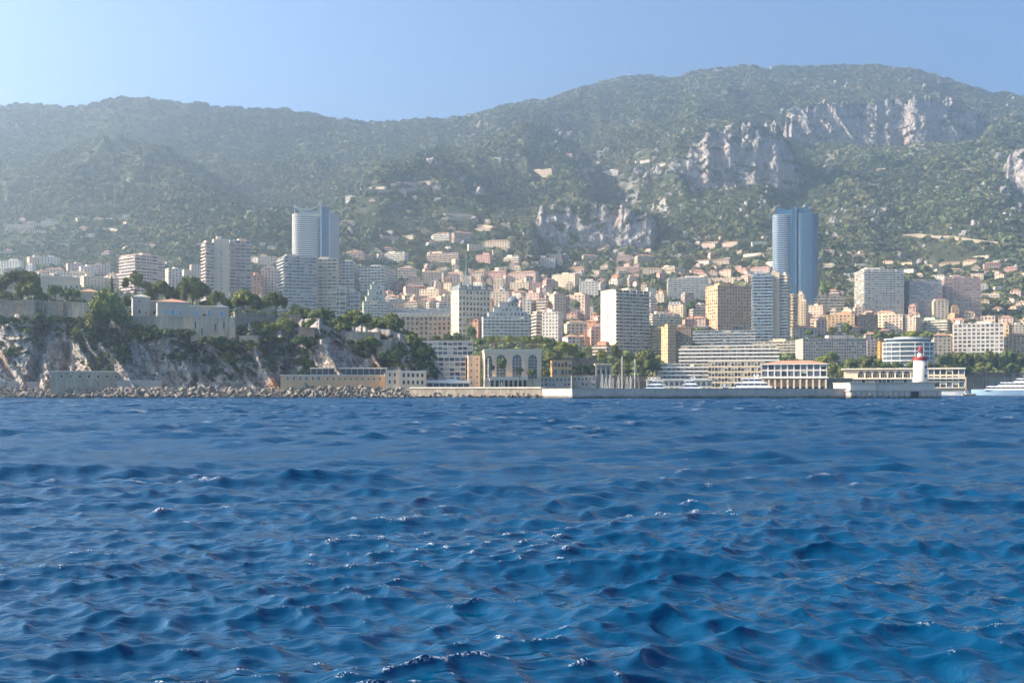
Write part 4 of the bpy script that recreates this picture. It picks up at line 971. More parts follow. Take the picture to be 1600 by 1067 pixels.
d = 640; mpx = d / F
r, dz = place(803, 605, d, 4, 'concert_hall', label='cream harbour hall with giant arched windows and trees on its flat roof', cat='hall', lm='the arched harbour hall', ly=570, fr=24)
zt = (605 - 541) * mpx; zl = (605 - 584) * mpx
A = [(p * mpx, h * mpx, (605 - 554) * mpx, zl) for p, h in ((-39, 5), (-20, 7.2), (5, 7.4), (29.5, 7))]
mb = MB(); arch_wall(mb, -46 * mpx, 43 * mpx, zl, zt, 0, 1.4, A)
mb.box(-46 * mpx, 1.5, -2, 43 * mpx, 26, zt - .3); mb.obj('wall', WALL['cream'], r)
for i, a_ in enumerate(A): arch_pane(r, a_[0], a_[1], a_[2], zl + .1, 1.2, 2, 6, GL_MID if i else GL_DARK)
mb = MB(); mb.box(-47 * mpx, -.7, zt, 43.8 * mpx, 26.5, zt + .9); mb.box(-46.5 * mpx, -.35, zt - 1.2, 43.4 * mpx, 0, zt - .01); mb.obj('cornice', PARA['cream'], r)
mb = MB()
for p in (-29, -8.5, 17, 40): mb.box((p - 1.6) * mpx, -.35, zl, (p + 1.6) * mpx, .01, zt - 1.2)
mb.obj('pilasters', WALL['cream'], r)['kind'] = 'stuff'
mb = MB(); mb.box(-39 * mpx, -8, zl - 1, 20 * mpx, 1.4, zl); mb.box(-39 * mpx, -8, zl, 20 * mpx, -7.8, zl + 1); mb.obj('terrace_deck', PARA['cream'], r)
me_c = MB(); me_c.box(-.45, -.45, -2, .45, .45, zl - 1); me_c = me_c.mesh('column', WALL['cream'])
for i in range(9): link('column', me_c, r, loc=((-38.3 + 57.5 * i / 8) * mpx, -7.4, 0))
mb = MB(); mb.box(-38 * mpx, -1, -2, 19 * mpx, 1, zl - 1.01); mb.obj('shop_front', GL_DARK, r)

# ---- framed hotel by the harbour, in two set-back tiers
B(661, 740, 534, 562, 'white', 'G', nf=4, nb=10, d=700, rel=-3, depth=16, indiv=True, ww=.84, wh=.68, clutter=False, gl=(4, 5, 2, 1), label='upper tier of the framed white hotel with open loggias beside the arched harbour hall', lm='the framed white hotel', name='hotel', cat='hotel', ground=20)
B(668, 730, 558, 604, 'white', 'G', nf=6, nb=7, d=655, rel=-3, depth=18, indiv=True, ww=.86, wh=.7, clutter=False, gl=(5, 4, 2, 1), label='lower tier of the framed white hotel, its loggias just above the harbour', name='hotel', cat='hotel')
B(728, 750, 557, 604, 'cream', 'W', nf=5, nb=2, d=650, rel=6, ww=.25, wh=.3, clutter=False, label='plain cream stair tower at the right end of the framed white hotel', name='stair_tower', cat='building')
# ---- ship-like hotel, stepped terraces right of centre
kw = dict(clutter=False, gl=(6, 4, 1, 1), ww=.9)
B(1081, 1178, 517, 545, 'grey', 'B', nf=6, nb=16, rel=-3, pc='grey', roof='flat', label='upper tier of the long ship-like hotel, grey with a dark glazed top', name='hotel', cat='hotel', **kw)
B(1084, 1160, 510, 517, 'blue', 'G', nf=2, nb=14, rel=-3, label='dark glazed penthouse strip on top of the ship-like hotel', name='hotel_penthouse', cat='building', clutter=False, gl=(9, 1, 0, 0), ww=.92, wh=.85)
B(1066, 1212, 541, 570, 'cream', 'B', nf=5, nb=24, d=735, rel=-2, pc='white', label='middle tier of the ship-like hotel with long white balcony bands', lm='the ship-like hotel', name='hotel', cat='hotel', **kw)
B(1030, 1110, 569, 587, 'cream', 'B', nf=3, nb=12, d=690, rel=0, pc='white', label='low left wing of the ship-like hotel above the white arcade', name='hotel', cat='hotel', **kw)
B(1108, 1194, 565, 606, 'cream', 'G', nf=7, nb=17, d=680, rel=-3, ww=.82, wh=.66, pc='white', label='lower gridded tier of the ship-like hotel behind the big motor yacht', name='hotel', cat='hotel', clutter=False)
# ---- white arcade
d = 645; mpx = d / F
r, dz = place(1060, 607, d, 0, 'arcade', label='low white two-storey arcade behind the moored yachts, greenery on its roof', cat='arcade', lm='the white arcade', ly=595, fr=24)
for row in range(2):
    mb = MB(); z0 = row * 9 * mpx; A = [((-44 + 8.3 * i) * mpx, 2.7 * mpx, z0 + 4 * mpx, z0 + .3) for i in range(12)]
    arch_wall(mb, -50 * mpx, 52 * mpx, z0, z0 + 9 * mpx - .01, 0, .8, A); mb.obj('arcade_wall', WALL['white'], r)
    for a_ in A: arch_pane(r, a_[0], a_[1], a_[2], a_[3], .7, 1, 1, GL_DARK)
mb = MB(); mb.box(-50 * mpx, .85, -2, 52 * mpx, 14, 18 * mpx); mb.obj('core', WALL['white'], r)
mb = MB(); mb.box(-51 * mpx, -1, 18 * mpx, 53 * mpx, 14.2, 18 * mpx + .7); mb.obj('cornice', PARA['white'], r)
# ---- port hall with tiled roof, glazed grid on a colonnade
d = 640; mpx = d / F
r, dz = place(1241, 607, d, -4, 'port_hall', label='port hall with shallow terracotta roof, glazed white grid raised on a colonnade', cat='hall', lm='the port hall', ly=580, fr=26)
x0, x1 = -50 * mpx, 49 * mpx; za, zb_ = (607 - 584) * mpx, (607 - 563) * mpx
mb, wn = MB(), MB(); mb.box(x0 + .5, .6, za, x1 - .5, 20, zb_)
facade(mb, wn, (x0, .5), (1, 0), (0, -1), x1 - x0, za, zb_, 2, 10, ww=.80, wh=.80, core=.5, glass_w=(3, 6, 0, 0))
facade(mb, wn, (x0 + .5, 20), (0, -1), (-1, 0), 19.4, za, zb_, 2, 5, ww=.8, wh=.8, core=.5, glass_w=(3, 6, 0, 0))
mb.obj('wall', WALL['white'], r)
for k_ in range(0, len(wn.f)):
    q = MB(); a_ = wn.v[wn.f[k_][0]:wn.f[k_][0] + 4]; q.quad(*a_); q.obj('window', GLASSES[wn.m[k_]], r)
mb = MB(); mb.box(x0 - 1, -.8, za - .6, x1 + 1, 20, za); mb.obj('floor_slab', PARA['white'], r)
mb = MB(); mb.hip(x0, 0, x1, 20, zb_ + .01, zb_ + 2.2, .9); mb.obj('roof', TERRA, r)
mb = MB(); mb.box(x0 - .9, -.9, zb_ - .45, x1 + .9, .5, zb_ - .02); mb.obj('eaves', PARA['white'], r)
q = MB(); q.box(-.5, -.5, -2, .5, .5, za - .6); me = q.mesh('column', WALL['cream'])
for i in range(11): link('column', me, r, loc=(x0 + .6 + (x1 - x0 - 1.2) * i / 10, .2, 0))
mb = MB(); mb.box(x0 + 1, 3, -2, x1 - 1, 19, za - .61); mb.obj('recessed_wall', WALL['beige'], r)
q = MB(); q.box(-1.5, 2.9, 0, 1.5, 3, 2.8); me = q.mesh('doorway', GL_DARK)
for i in range(10): link('doorway', me, r, loc=(x0 + .6 + (x1 - x0 - 1.2) * (i + .5) / 10, 0, .2))
# ---- curved glass building with a yellow end
d = 840; mpx = d / F
r, dz = place(1418, 590, d, -2, 'curved_building', label='curved pale glass building with flat oval roof behind the lighthouse', cat='building', lm='the curved glass building', ly=555, fr=24)
banded(r, ell(0, 16, 38 * mpx, 16, k=36, pw=2.8), (590 - 535) * mpx + dz, 9, GL_MID, PARA['white'], .7, .2, mull=2, mull_m=PARA['white'])
mb = MB(); zz = (590 - 535) * mpx + dz; mb.prism(ell(0, 16, 34 * mpx, 13, k=30, pw=2.6), zz, zz + 2.6, 0); mb.prism(ell(0, 16, 37 * mpx, 15.5, k=30, pw=2.6), zz + 2.6, zz + 3.4, 1); mb.prism(ell(0, 16, 22 * mpx, 10, k=30), zz + 3.4, zz + 4.6, 1)
mb.obj('roof', [GL_BLUE, PARA['grey']], r)
B(1371, 1385, 534, 580, 'ochre', 'W', nf=8, nb=2, rel=10, blank=(0,), ww=.4, clutter=False, label='narrow bright ochre block joined to the left of the curved glass building', name='apartment_building', cat='building')
# ---- low terrace building with arched openings behind the lighthouse
d = 700; mpx = d / F
r, dz = place(1410, 607, d, -3, 'terrace_building', label='low curved-front terrace building with wide arched bays behind the lighthouse', cat='building', lm='the low terrace building', ly=590, fr=30)
zm, zt = (607 - 591) * mpx, (607 - 577) * mpx
mb = MB(); A = [((-62 + 11.4 * i) * mpx, 4.6 * mpx, zm + 6.5 * mpx, zm + .4) for i in range(13)]
arch_wall(mb, -88 * mpx, 90 * mpx, zm, zt, 0, .9, [a for a in A if a[0] < 20 * mpx]); mb.obj('arcade_wall', WALL['cream'], r)
for a_ in A: 
    if a_[0] < 20 * mpx: arch_pane(r, a_[0], a_[1], a_[2], a_[3], .8, 2, 1, GL_DARK)
mb, wn = MB(), MB(); facade(mb, wn, (20 * mpx, 0), (1, 0), (0, -1), 70 * mpx, .2, zt - .05, 3, 8, ww=.8, wh=.75, core=.5, glass_w=(6, 4, 0, 0)); facade(mb, wn, (-80 * mpx, 0), (1, 0), (0, -1), 100 * mpx, .2, zm, 1, 16, ww=.75, wh=.7, core=.5)
mb.obj('framed_wing', WALL['cream'], r); wn.obj('windows', GLASSES, r)['kind'] = 'stuff'
mb = MB(); mb.box(-86 * mpx, 1, -2, 89 * mpx, 22, zt - .1); mb.obj('core', WALL['beige'], r)
mb = MB(); mb.box(-92 * mpx, -1.6, zt, 91 * mpx, 22, zt + .8); mb.box(-92 * mpx, -2.2, zm - .5, 91 * mpx, .4, zm + .3); mb.obj('slab_edges', PARA['cream'], r)
# ---- quayside walls and small buildings behind the masts
B(860, 893, 564, 590, 'yellow', 'W', nf=2, nb=5, d=660, rel=8, clutter=False, desc=None, ww=.7, wh=.6)
B(826, 892, 590, 605, 'stone', 'W', nf=2, nb=11, d=645, rel=0, depth=8, clutter=False, ww=.5, wh=.5)
B(896, 932, 588, 605, 'stone', 'W', nf=2, nb=6, d=652, rel=-4, depth=8, clutter=False, ww=.5, wh=.5)
r, dz = place(943, 606, 655, 4, 'gatehouse', label='grey pillared gatehouse with a wide flat cornice behind the small sailboats', cat='building', lm='the pillared gatehouse', ly=580, fr=8)
mpx = 655 / F; mb = MB(); mb.box(-10 * mpx, 1, -2, 10 * mpx, 9, 42 * mpx); mb.obj('wall', WALL['stone'], r)
mb = MB(); mb.box(-13.5 * mpx, -1.5, 42 * mpx, 13.5 * mpx, 10, 44 * mpx); mb.box(-12 * mpx, -.8, 40.5 * mpx, 12 * mpx, 9.5, 42 * mpx); mb.obj('cornice', WALL['cream'], r)
q = MB(); q.box(-.55, -.55, -2, .55, .55, 40.5 * mpx); me = q.mesh('pillar', WALL['stone'])
for x in (-11.2, -4, 4, 11.2): link('pillar', me, r, loc=(x * mpx, .1, 0))
q = MB(); q.box(-1.1, .8, 27 * mpx, 1.1, .95, 34 * mpx); me = q.mesh('window', GL_DARK)
for x in (-7, 0, 7): link('window', me, r, loc=(x * mpx, 0, 0))
B(1012, 1032, 590, 605, 'stone', 'W', nf=2, nb=3, d=650, rel=0, depth=8, clutter=False)
# garden retaining wall under the trees, and the quay road wall on the right
def wall_seg(px0, px1, yt, yb, d, th, m, name='retaining_wall', label=None, cat='wall', butt=0, d1=None, below=6):
    p, q = W(px0, yb, d), W(px1, yb, d1 or d); L = math.hypot(q.x - p.x, q.y - p.y); H = (yb - yt) / F * d
    o = empty(name, p, math.atan2(q.y - p.y, q.x - p.x), label, cat)
    mb = MB(); mb.box(0, 0, -below, L, th, H); mb.obj('masonry', m, o)
    mb = MB(); mb.box(-.2, -.25, H, L + .2, th + .25, H + .5); mb.obj('coping', m, o)
    if butt:
        mb = MB(); mb.box(-.6, -.9, -below, .6, .05, H - .6); me = mb.mesh('buttress', m)
        for i in range(butt): link('buttress', me, o, loc=(L * (i + .5) / butt, 0, 0))
    return o
M_STONE = mat('rampart_masonry', srgb(176, 158, 136), noise=0.62, scale=0.5, rough=.95, bump=.2)
M_STONE2 = mat('rampart_masonry_pale', srgb(198, 180, 156), noise=0.55, scale=0.6, rough=.95, bump=.2, streak=True)
wall_seg(890, 1034, 590, 607, 668, 2, M_STONE, label='long stone quay wall behind the masts of the sailboats', butt=14)
wall_seg(1510, 1680, 590, 606, 880, 2, M_STONE2, label='pale quay road wall behind the long white yacht')
wall_seg(1500, 1640, 583, 590, 905, 2, M_STONE, label='upper stone road wall under the trees at the right edge')
wall_seg(1288, 1332, 592, 606, 660, 2, M_STONE, label='short dark quay wall between port hall and lighthouse jetty')
wall_seg(878, 932, 560, 578, 700, 2, M_STONE, label='garden terrace wall left of the pillared gatehouse')
# ---------------------------------------------------------------- the rock headland
RX = np.linspace(-330, 704, 560)
CT_X = [-330, 0, 60, 110, 150, 200, 230, 300, 345, 380, 420, 460, 500, 540, 590, 620, 645, 665, 685, 704]
CT_Y = [500, 500, 500, 500, 512, 520, 518, 527, 540, 532, 528, 520, 520, 514, 520, 530, 540, 556, 582, 606]
Dc = 522.0
ztop = H0 + (YH - np.interp(RX, CT_X, CT_Y)) / F * Dc
zplat = H0 + (YH - np.interp(RX, [-330, 140, 200, 360, 440, 560, 640, 680, 704], [473, 473, 489, 489, 494, 502, 524, 560, 606])) / F * 545
nr = 120; t = np.linspace(0, 1, nr)[:, None]
zz = 1.5 + (ztop[None] - 1.5) * t
u0 = (RX[None] - 800) / F * Dc * np.ones_like(t)
sl = u0 + 0.55 * zz                                   # strata lean
dd = 513 + 14 * t ** 1.3 - 9.0 * (ridged(sl / 17, zz / 46 + u0 / 90, 3, 61)) - 3.0 * ridged(u0 / 6.5 + zz / 9, zz / 8, 3, 65) - 1.0 * fbm(u0 / 1.8, zz / 1.6, 3, 68)
dd += 7 * np.exp(-((RX[None] - 305) / 5.0) ** 2) * (1 - t * .5) + 9 * np.exp(-((RX[None] - 60) / 9.0 - (t - .5) * 2.2) ** 2) + 8 * np.exp(-((RX[None] - 455) / 10.0) ** 2) + 6 * np.exp(-((RX[None] - 105) / 6.0 - (t - .5) * 2.2) ** 2)
dd += 6 * sstep(640, 704, RX)[None]
zz = zz + 1.2 * fbm(u0 / 5, zz / 5, 3, 70) * np.sin(np.pi * t) + t * 1.6 * fbm(u0 / 9, u0 * 0, 3, 71)
P = [np.stack([(RX[None] - 800) / F * dd, dd, zz], -1)]
top = []
for i, (yo, mix_) in enumerate([(5, .45), (12, .9), (30, 1), (60, 1), (95, .96), (120, .5), (132, -.1)]):
    y_ = dd[-1] + yo; z_ = zz[-1] * (1 - mix_) + zplat * mix_ if mix_ > 0 else np.full_like(zplat, -3)
    top.append(np.stack([(RX - 800) / F * y_, y_, z_], -1))
P.append(np.array(top)); P = np.concatenate(P, 0)
M_ROCK = rock_mat('limestone_near', (0.50, 0.45, 0.40), (0.20, 0.175, 0.155), (0.42, 0.28, 0.20), 0.16, 0.9, strat=(1, 1, .45), crack=.03)
rock = link('rock_headland', grid_mesh('rock_headland', P, M_ROCK, smooth=False)); rock['kind'] = 'structure'
def rock_pt(px, py):
    """surface point of the cliff face behind a place in the photograph"""
    j = int(np.clip(np.searchsorted(RX, px), 0, len(RX) - 1)); z = H0 + (YH - py) / F * 518
    i = int(np.clip(np.searchsorted(zz[:, j], z), 0, nr - 1)); return Vector(P[i, j])
def plat_z(px, yy):
    j = int(np.clip(np.searchsorted(RX, px), 0, len(RX) - 1))
    return float(np.interp(yy, P[nr - 1:, j, 1], P[nr - 1:, j, 2]))

# ramparts on the rock
def rw(px0, px1, yt, yb, d, label, m=M_STONE, d1=None, th=3, butt=0, name='rampart_wall', drop=0):
    o = wall_seg(px0, px1, yt, yb, d, th, m, name, label, 'wall', butt, d1, 1.5); return o
o = rw(-260, 34, 471, 500, 524, 'tall weathered rampart at the left edge on top of the rock', butt=3)
rw(34, 54, 470, 505, 519, 'projecting corner bastion of the left rampart below the pines', th=7)
rw(54, 112, 473, 496, 522, 'rampart stretch with dark niches between the two left bastions', butt=2)
rw(112, 142, 474, 500, 521, 'short rampart stretch ending at the broad bushy tree', m=M_STONE2)
rw(200, 245, 495, 511, 521, 'low garden wall under the square turret of the villa', m=M_STONE2)
rw(243, 300, 496, 517, 517, 'high retaining wall under the tile-roofed villa', m=M_STONE2)
w3 = rw(298, 367, 497, 532, 516, 'tall fortress wall with narrow slits under the villa terrace', m=M_STONE2)
mb = MB(); mb.box(-.3, -.06, 0, .3, .1, 3.4); me = mb.mesh('slit_window', GL_DARK)
for x, z in ((2.5, 5.5), (6, 2.5), (13, 4.5), (17.5, 5.5)): link('slit_window', me, w3, loc=(x * .9, 0, z))
rw(367, 430, 489, 520, 524, 'receding wall with a small arched door right of the villa', d1=535)
rw(374, 402, 526, 537, 513, 'little walled lookout on the cliff below the pines', m=M_STONE2, th=4)
rw(466, 491, 513, 531, 517, 'square ruined wall among the pines in mid rock', m=mat('warm_masonry', srgb(176, 142, 122), noise=.4, scale=.3, bump=.1), th=5)
rw(540, 594, 520, 534, 519, 'pale parapet wall below the right-hand pines', m=M_STONE2, d1=521)
rw(592, 622, 532, 556, 518, 'battered bastion wall at the right end of the rock', m=M_STONE2, d1=522, th=5)
rw(632, 662, 545, 562, 524, 'last grey wall at the right tip of the rock', d1=530, th=4)
rw(430, 470, 493, 512, 538, 'garden wall hidden among the pines of mid rock')
# villa group
def rbox(px0, px1, yt, yb, d, dep, name, label, cat='house', rel=0, m='stone', roof=None, roofh=2.4, wins=(), lm=None, base=3, rm=TERRA, over=.6):
    mpx = d / F; al = math.atan(((px0 + px1) / 2 - 800) / F)
    r = empty(name, W((px0 + px1) / 2, yb, d), R(rel) - al, label, cat); wd = (px1 - px0) * mpx; H = (yb - yt) * mpx
    mm = WALL[m] if isinstance(m, str) else m
    mb = MB(); mb.box(-wd / 2, 0, -base, wd / 2, dep, H); mb.obj('wall', mm, r)
    if roof == 'hip': mb = MB(); mb.hip(-wd / 2, 0, wd / 2, dep, H, H + roofh, over); mb.obj('roof', rm, r)
    elif roof == 'pyramid':
        mb = MB(); mb.box(-wd / 2 - .4, -.4, H, wd / 2 + .4, dep + .4, H + .4, 0); n = len(mb.v); mb.v += [(-wd / 2 - .3, -.3, H + .4), (wd / 2 + .3, -.3, H + .4), (wd / 2 + .3, dep + .3, H + .4), (-wd / 2 - .3, dep + .3, H + .4), (0, dep / 2, H + roofh)]
        for q in ((0, 1, 4), (1, 2, 4), (2, 3, 4), (3, 0, 4)): mb.f.append(tuple(n + j for j in q)); mb.m.append(0)
        mb.ring([(.35, H + roofh - .5), (.4, H + roofh + .5), (.05, H + roofh + 1.2)], 8, 0, 0, dep / 2); mb.obj('roof', mm, r)
    elif roof == 'flat': mb = MB(); mb.box(-wd / 2 - .3, -.3, H, wd / 2 + .3, dep + .3, H + .5); mb.obj('roof', PARA['cream'], r)
    for w_ in wins:
        px, yc, ww_, hh_ = w_[:4]; gm = w_[4] if len(w_) > 4 else GL_DARK; arch = len(w_) > 5
        x = (px - (px0 + px1) / 2) * mpx; z = (yb - yc) * mpx; a, b = ww_ * mpx / 2, hh_ * mpx / 2
        f = MB(); f.box(x - a - .2, -.12, z - b - .2, x + a + .2, .05, z + b + .1, 0)
        if arch:
            k = 8; pts = [(x + (a + .2) * math.cos(R(180 * i / k)), z + b + (a + .2) * math.sin(R(180 * i / k))) for i in range(k + 1)]; n = len(f.v)
            f.v += [(p_, -.12, q_) for p_, q_ in pts]; f.f.append(tuple(range(n + k, n - 1, -1))); f.m.append(0)
        fr = f.obj('window_frame', PARA['cream'], r)
        g_ = MB(); g_.box(x - a, -.16, z - b, x + a, -.1, z + b)
        if arch:
            pts = [(x + a * math.cos(R(180 * i / k)), z + b + a * math.sin(R(180 * i / k))) for i in range(k + 1)]; n = len(g_.v)
            g_.v += [(p_, -.16, q_) for p_, q_ in pts]; g_.f.append(tuple(range(n + k, n - 1, -1))); g_.m.append(0)
        g_.obj('window_pane', gm, fr)
    if lm: LANDMARKS.append(((px0 + px1) / 2, (yt + yb) / 2, lm))
    return r
BLUE = mat('blue_painted_window', srgb(84, 150, 190), rough=.4)
rbox(208, 234, 465, 495, 527, 8, 'turret_house', 'square pale turret with little pointed cap at the left of the villa', roof='pyramid', roofh=2, m='stone', wins=[(218, 471, 3, 4), (218, 487, 3, 6), (228, 488, 2, 4)], rel=4)
rbox(232, 249, 471, 495, 530, 8, 'villa_wing', 'small sunlit link building between turret and tile-roofed villa', m='stone', roof='flat', wins=[(241, 488, 3, 4)])
rbox(247, 296, 472, 496, 524, 14, 'villa', 'stone villa with shallow orange tiled roof and three blue arched windows', m='stone', roof='hip', roofh=2.0, wins=[(258, 489, 4, 5, BLUE, 1), (270, 489, 5, 6, BLUE, 1), (281.5, 489, 4, 5, BLUE, 1)], lm='the tile-roofed villa', rel=6)
rbox(296, 331, 479, 496, 528, 9, 'villa_wing', 'long low annex with blue doors right of the tile-roofed villa', m='stone', roof='flat', wins=[(308, 490, 4, 8, BLUE), (319, 492, 6, 4), (326, 489, 4, 9, BLUE)])
rbox(331, 357, 480, 496, 526, 10, 'villa_wing', 'grey-roofed end house of the villa terrace, furthest right', m='stone', roof='hip', roofh=1.6, rm=SLATE, wins=[(346, 491, 4, 7, BLUE)])
rbox(125, 154, 456, 480, 548, 10, 'house', 'terracotta-roofed cottage half hidden left of the broad bushy tree', m='beige', roof='hip', roofh=2)
rbox(66, 122, 434, 470, 565, 12, 'long_house', 'long cream house with flat ochre roof behind the left pines', m='cream', roof='flat', wins=[(78 + 8 * i, 448, 3, 5, SHUT_G) for i in range(6)])
# shore buildings at the foot of the rock
r = rbox(83, 183, 581, 607, 505, 8, 'fort_casemate', 'long low stone casemate with a row of small windows at the foot of the rock', m=M_STONE2, roof='flat', wins=[(99 + 13.2 * i, 588, 4, 4, GL_DARK) for i in range(7)], lm='the stone casemate')
rbox(-40, 83, 596, 607, 507, 3, 'sea_wall', 'low pale sea wall at the far left behind the boulders', 'wall', m='stone', roof=None)
rbox(184, 228, 594, 606, 506, 3, 'sea_wall', 'low pale sea wall right of the stone casemate', 'wall', m='stone')
rbox(228, 252, 594, 606, 508, 3, 'sea_wall', 'short darker sea wall below the cliff face', 'wall', m='grey')
rbox(440, 604, 587, 604, 506, 9, 'beach_club', 'long yellow bathing club with small arched windows above the boulders', 'building', m='yellow', roof='flat', wins=[(451 + 9.5 * i, 592, 3.2, 4, GL_MID, 1) for i in range(6)] + [(512 + 9 * i, 592, 2.6, 3, GL_DARK) for i in range(10)], lm='the yellow bathing club')
r = rbox(486, 604, 576, 587, 512, 7, 'pavilion', 'long glazed restaurant pavilion with thin white roof on the bathing club', 'building', m=GL_DARK, roof='flat', lm=None)
mb = MB()
for i in range(14): mb.box(-17.6 + i * 2.7, -.2, 0, -17.45 + i * 2.7, .05, 3.3)
mb.obj('mullions', STEEL, r)['kind'] = 'stuff'
rbox(603, 625, 580, 604, 507, 8, 'beach_house', 'cream two-storey link with pairs of windows right of the bathing club', 'building', m='cream', roof='flat', wins=[(609, 586, 2.6, 4, GL_DARK, 1), (617, 586, 2.6, 4, GL_DARK, 1), (609, 597, 2.6, 4, GL_DARK, 1), (617, 597, 2.6, 5, GL_DARK, 1)])
rbox(624, 666, 581, 605, 506, 10, 'beach_house', 'cream two-storey beach house with two rows of tall arched windows', 'building', m='cream', roof='flat', wins=[(631 + 7.2 * i, yy, 3.6, 4.5, GL_DARK, 1) for i in range(5) for yy in (587, 598)], lm='the cream beach house')
r = rbox(666, 735, 594, 598, 512, 9, 'quay_canopy', 'flat white canopy of the quayside restaurant right of the beach house', 'canopy', m=PARA['white'], base=0)
q = MB(); q.box(-.15, 0, -5, .15, .3, 0); me = q.mesh('post', STEEL)
for i in range(8): link('post', me, r, loc=(-10 + i * 2.85, .3, 0))
mb = MB(); mb.box(-10, 6, -5, 10, 6.3, -.3); mb.obj('back_wall', GL_MID, r)

# ---------------------------------------------------------------- quay, riprap, jetty
def zat(py, d): return H0 + (YH - py) / F * d
mb = MB()
mb.prism([(W(-330, 0, 506).x, 506), (W(700, 0, 506).x, 506), (W(845, 0, 484).x, 484), (W(845, 0, 500).x, 500), (W(760, 0, 540).x, 540), (W(700, 0, 660).x, 660), (W(-330, 0, 660).x, 660)], -6, zat(606.5, 506))
o = mb.obj('promenade', CONC); o['kind'] = 'structure'
p0, p1 = W(640, 607, 499.5), W(846, 607, 478.5); L = math.hypot(p1.x - p0.x, p1.y - p0.y)
r = empty('promenade_parapet', (p0.x, p0.y, 0), math.atan2(p1.y - p0.y, p1.x - p0.x), 'pale stone promenade wall running above the sunlit boulders to the jetty', 'wall')
mb = MB(); mb.box(0, 0, -4, L, 5, zat(607, 490)); mb.obj('masonry', M_STONE2, r)
mb = MB(); mb.box(0, -.3, zat(607, 490), L, 5.2, zat(604.6, 490)); mb.obj('coping', PARA['cream'], r)
def jetty_wall_mat():
    m = mat('jetty_concrete', srgb(178, 170, 160), noise=.22, scale=.12, rough=.85, bump=.02)
    n, l = m.node_tree.nodes, m.node_tree.links; p = n['Principled BSDF']; src = p.inputs['Base Color'].links[0].from_socket
    g = n.new('ShaderNodeNewGeometry'); s_ = n.new('ShaderNodeSeparateXYZ'); l.new(g.outputs['Position'], s_.inputs[0])
    nz = n.new('ShaderNodeTexNoise'); nz.inputs['Scale'].default_value = .5; nz.inputs['Detail'].default_value = 4; l.new(g.outputs['Position'], nz.inputs[0])
    a_ = n.new('ShaderNodeMath'); a_.operation = 'MULTIPLY_ADD'; l.new(nz.outputs[0], a_.inputs[0]); a_.inputs[1].default_value = -1.6; l.new(s_.outputs[2], a_.inputs[2])
    mr = n.new('ShaderNodeMapRange'); l.new(a_.outputs[0], mr.inputs[0]); mr.inputs[1].default_value = .9; mr.inputs[2].default_value = -.3
    mx = n.new('ShaderNodeMix'); mx.data_type = 'RGBA'; l.new(mr.outputs[0], mx.inputs[0]); l.new(src, mx.inputs[6]); mx.inputs[7].default_value = (.045, .05, .045, 1); l.new(mx.outputs[2], p.inputs['Base Color'])
    return m
JW = jetty_wall_mat()
a0, b0, c0, e0 = W(845, 0, 480), W(894, 0, 441), W(1334, 0, 463), W(1334, 0, 480)
r = empty('jetty', (b0.x, b0.y, 0), 0, 'long grey concrete jetty with a sunlit left flank closing the harbour', 'jetty')
rel = lambda v, dx=0, dy=0: (v.x - b0.x + dx, v.y - b0.y + dy)
zj = zat(607.6, 441)
mb = MB(); mb.prism([rel(a0), (0, 0), rel(c0), rel(c0, 0, 16), rel(b0, 4, 18), rel(a0, 12, 6)], -6, zj - 1.0); mb.obj('deck', JW, r)
def strip(v0, v1, z0, z1, th, nm, m, root, off=0):
    L = math.hypot(v1.x - v0.x, v1.y - v0.y); mb = MB(); mb.box(0, off, z0, L, th, z1); o = mb.obj(nm, m, root); o.location = (v0.x - root.location.x, v0.y - root.location.y, 0); o.rotation_euler = (0, 0, math.atan2(v1.y - v0.y, v1.x - v0.x)); return L, o
strip(a0, b0, zj - 1, zj, .9, 'parapet', JW, r); strip(b0, c0, zj - 1, zj, .9, 'parapet', JW, r)
strip(a0, b0, zj, zj + .22, 1.1, 'coping', CONC, r, -.15); strip(b0, c0, zj, zj + .22, 1.1, 'coping', CONC, r, -.15)
L = math.hypot(c0.x - b0.x, c0.y - b0.y); q = MB(); q.box(-.06, -.08, -.3, .06, .02, zj - .02); me = q.mesh('joint_rib', mat('joint_dark', srgb(120, 118, 112)))
for i in range(1, 14):
    o = link('joint_rib', me, r); f_ = i / 14; o.location = ((c0.x - b0.x) * f_, (c0.y - b0.y) * f_, 0)
# jetty head
dj = 455; mpx = dj / F
r = empty('pier_end', W(1401, 624, dj), 0, 'broad stained concrete jetty head carrying the lighthouse', 'jetty'); r.location.z = 0
HB = zat(609.5, dj)
mb = MB(); mb.box(-72 * mpx, 0, -6, 70 * mpx, 30, HB); mb.obj('caisson', JW, r)
mb = MB(); mb.box(-74 * mpx, -.5, HB - .5, 70.6 * mpx, 30.4, HB); 
mb2 = MB(); mb2.box(-.8, -.35, -.5, .8, .05, HB - .51); me = mb2.mesh('fender_pier', JW)
for i in range(17): link('fender_pier', me, r, loc=((-68 + i * 8.4) * mpx, 0, 0))
mb.obj('edge_slab', CONC, r)
q = MB(); q.box(-1.7, -.4, -.2, 1.7, -.3, HB - .6); o = q.obj('dark_opening', GL_DARK, r); o.location = (28 * mpx, 0, 0)
mb = MB(); mb.box(-70 * mpx, 2, HB, -30 * mpx, 26, HB + 10 * mpx); mb.box(-30 * mpx, 3, HB, 64 * mpx, 26, HB + 10.4 * mpx)
mb.obj('parapet_block', mat('jetty_pale_concrete', srgb(206, 200, 188), noise=.12, scale=.2), r)
mb = MB(); mb.box(-71 * mpx, 1.6, HB + 10 * mpx, -30 * mpx, 26.3, HB + 12 * mpx); mb.box(-30 * mpx, 2.5, HB + 10.4 * mpx, 65.5 * mpx, 26.6, HB + 12.4 * mpx); mb.obj('top_slab', CONC, r)
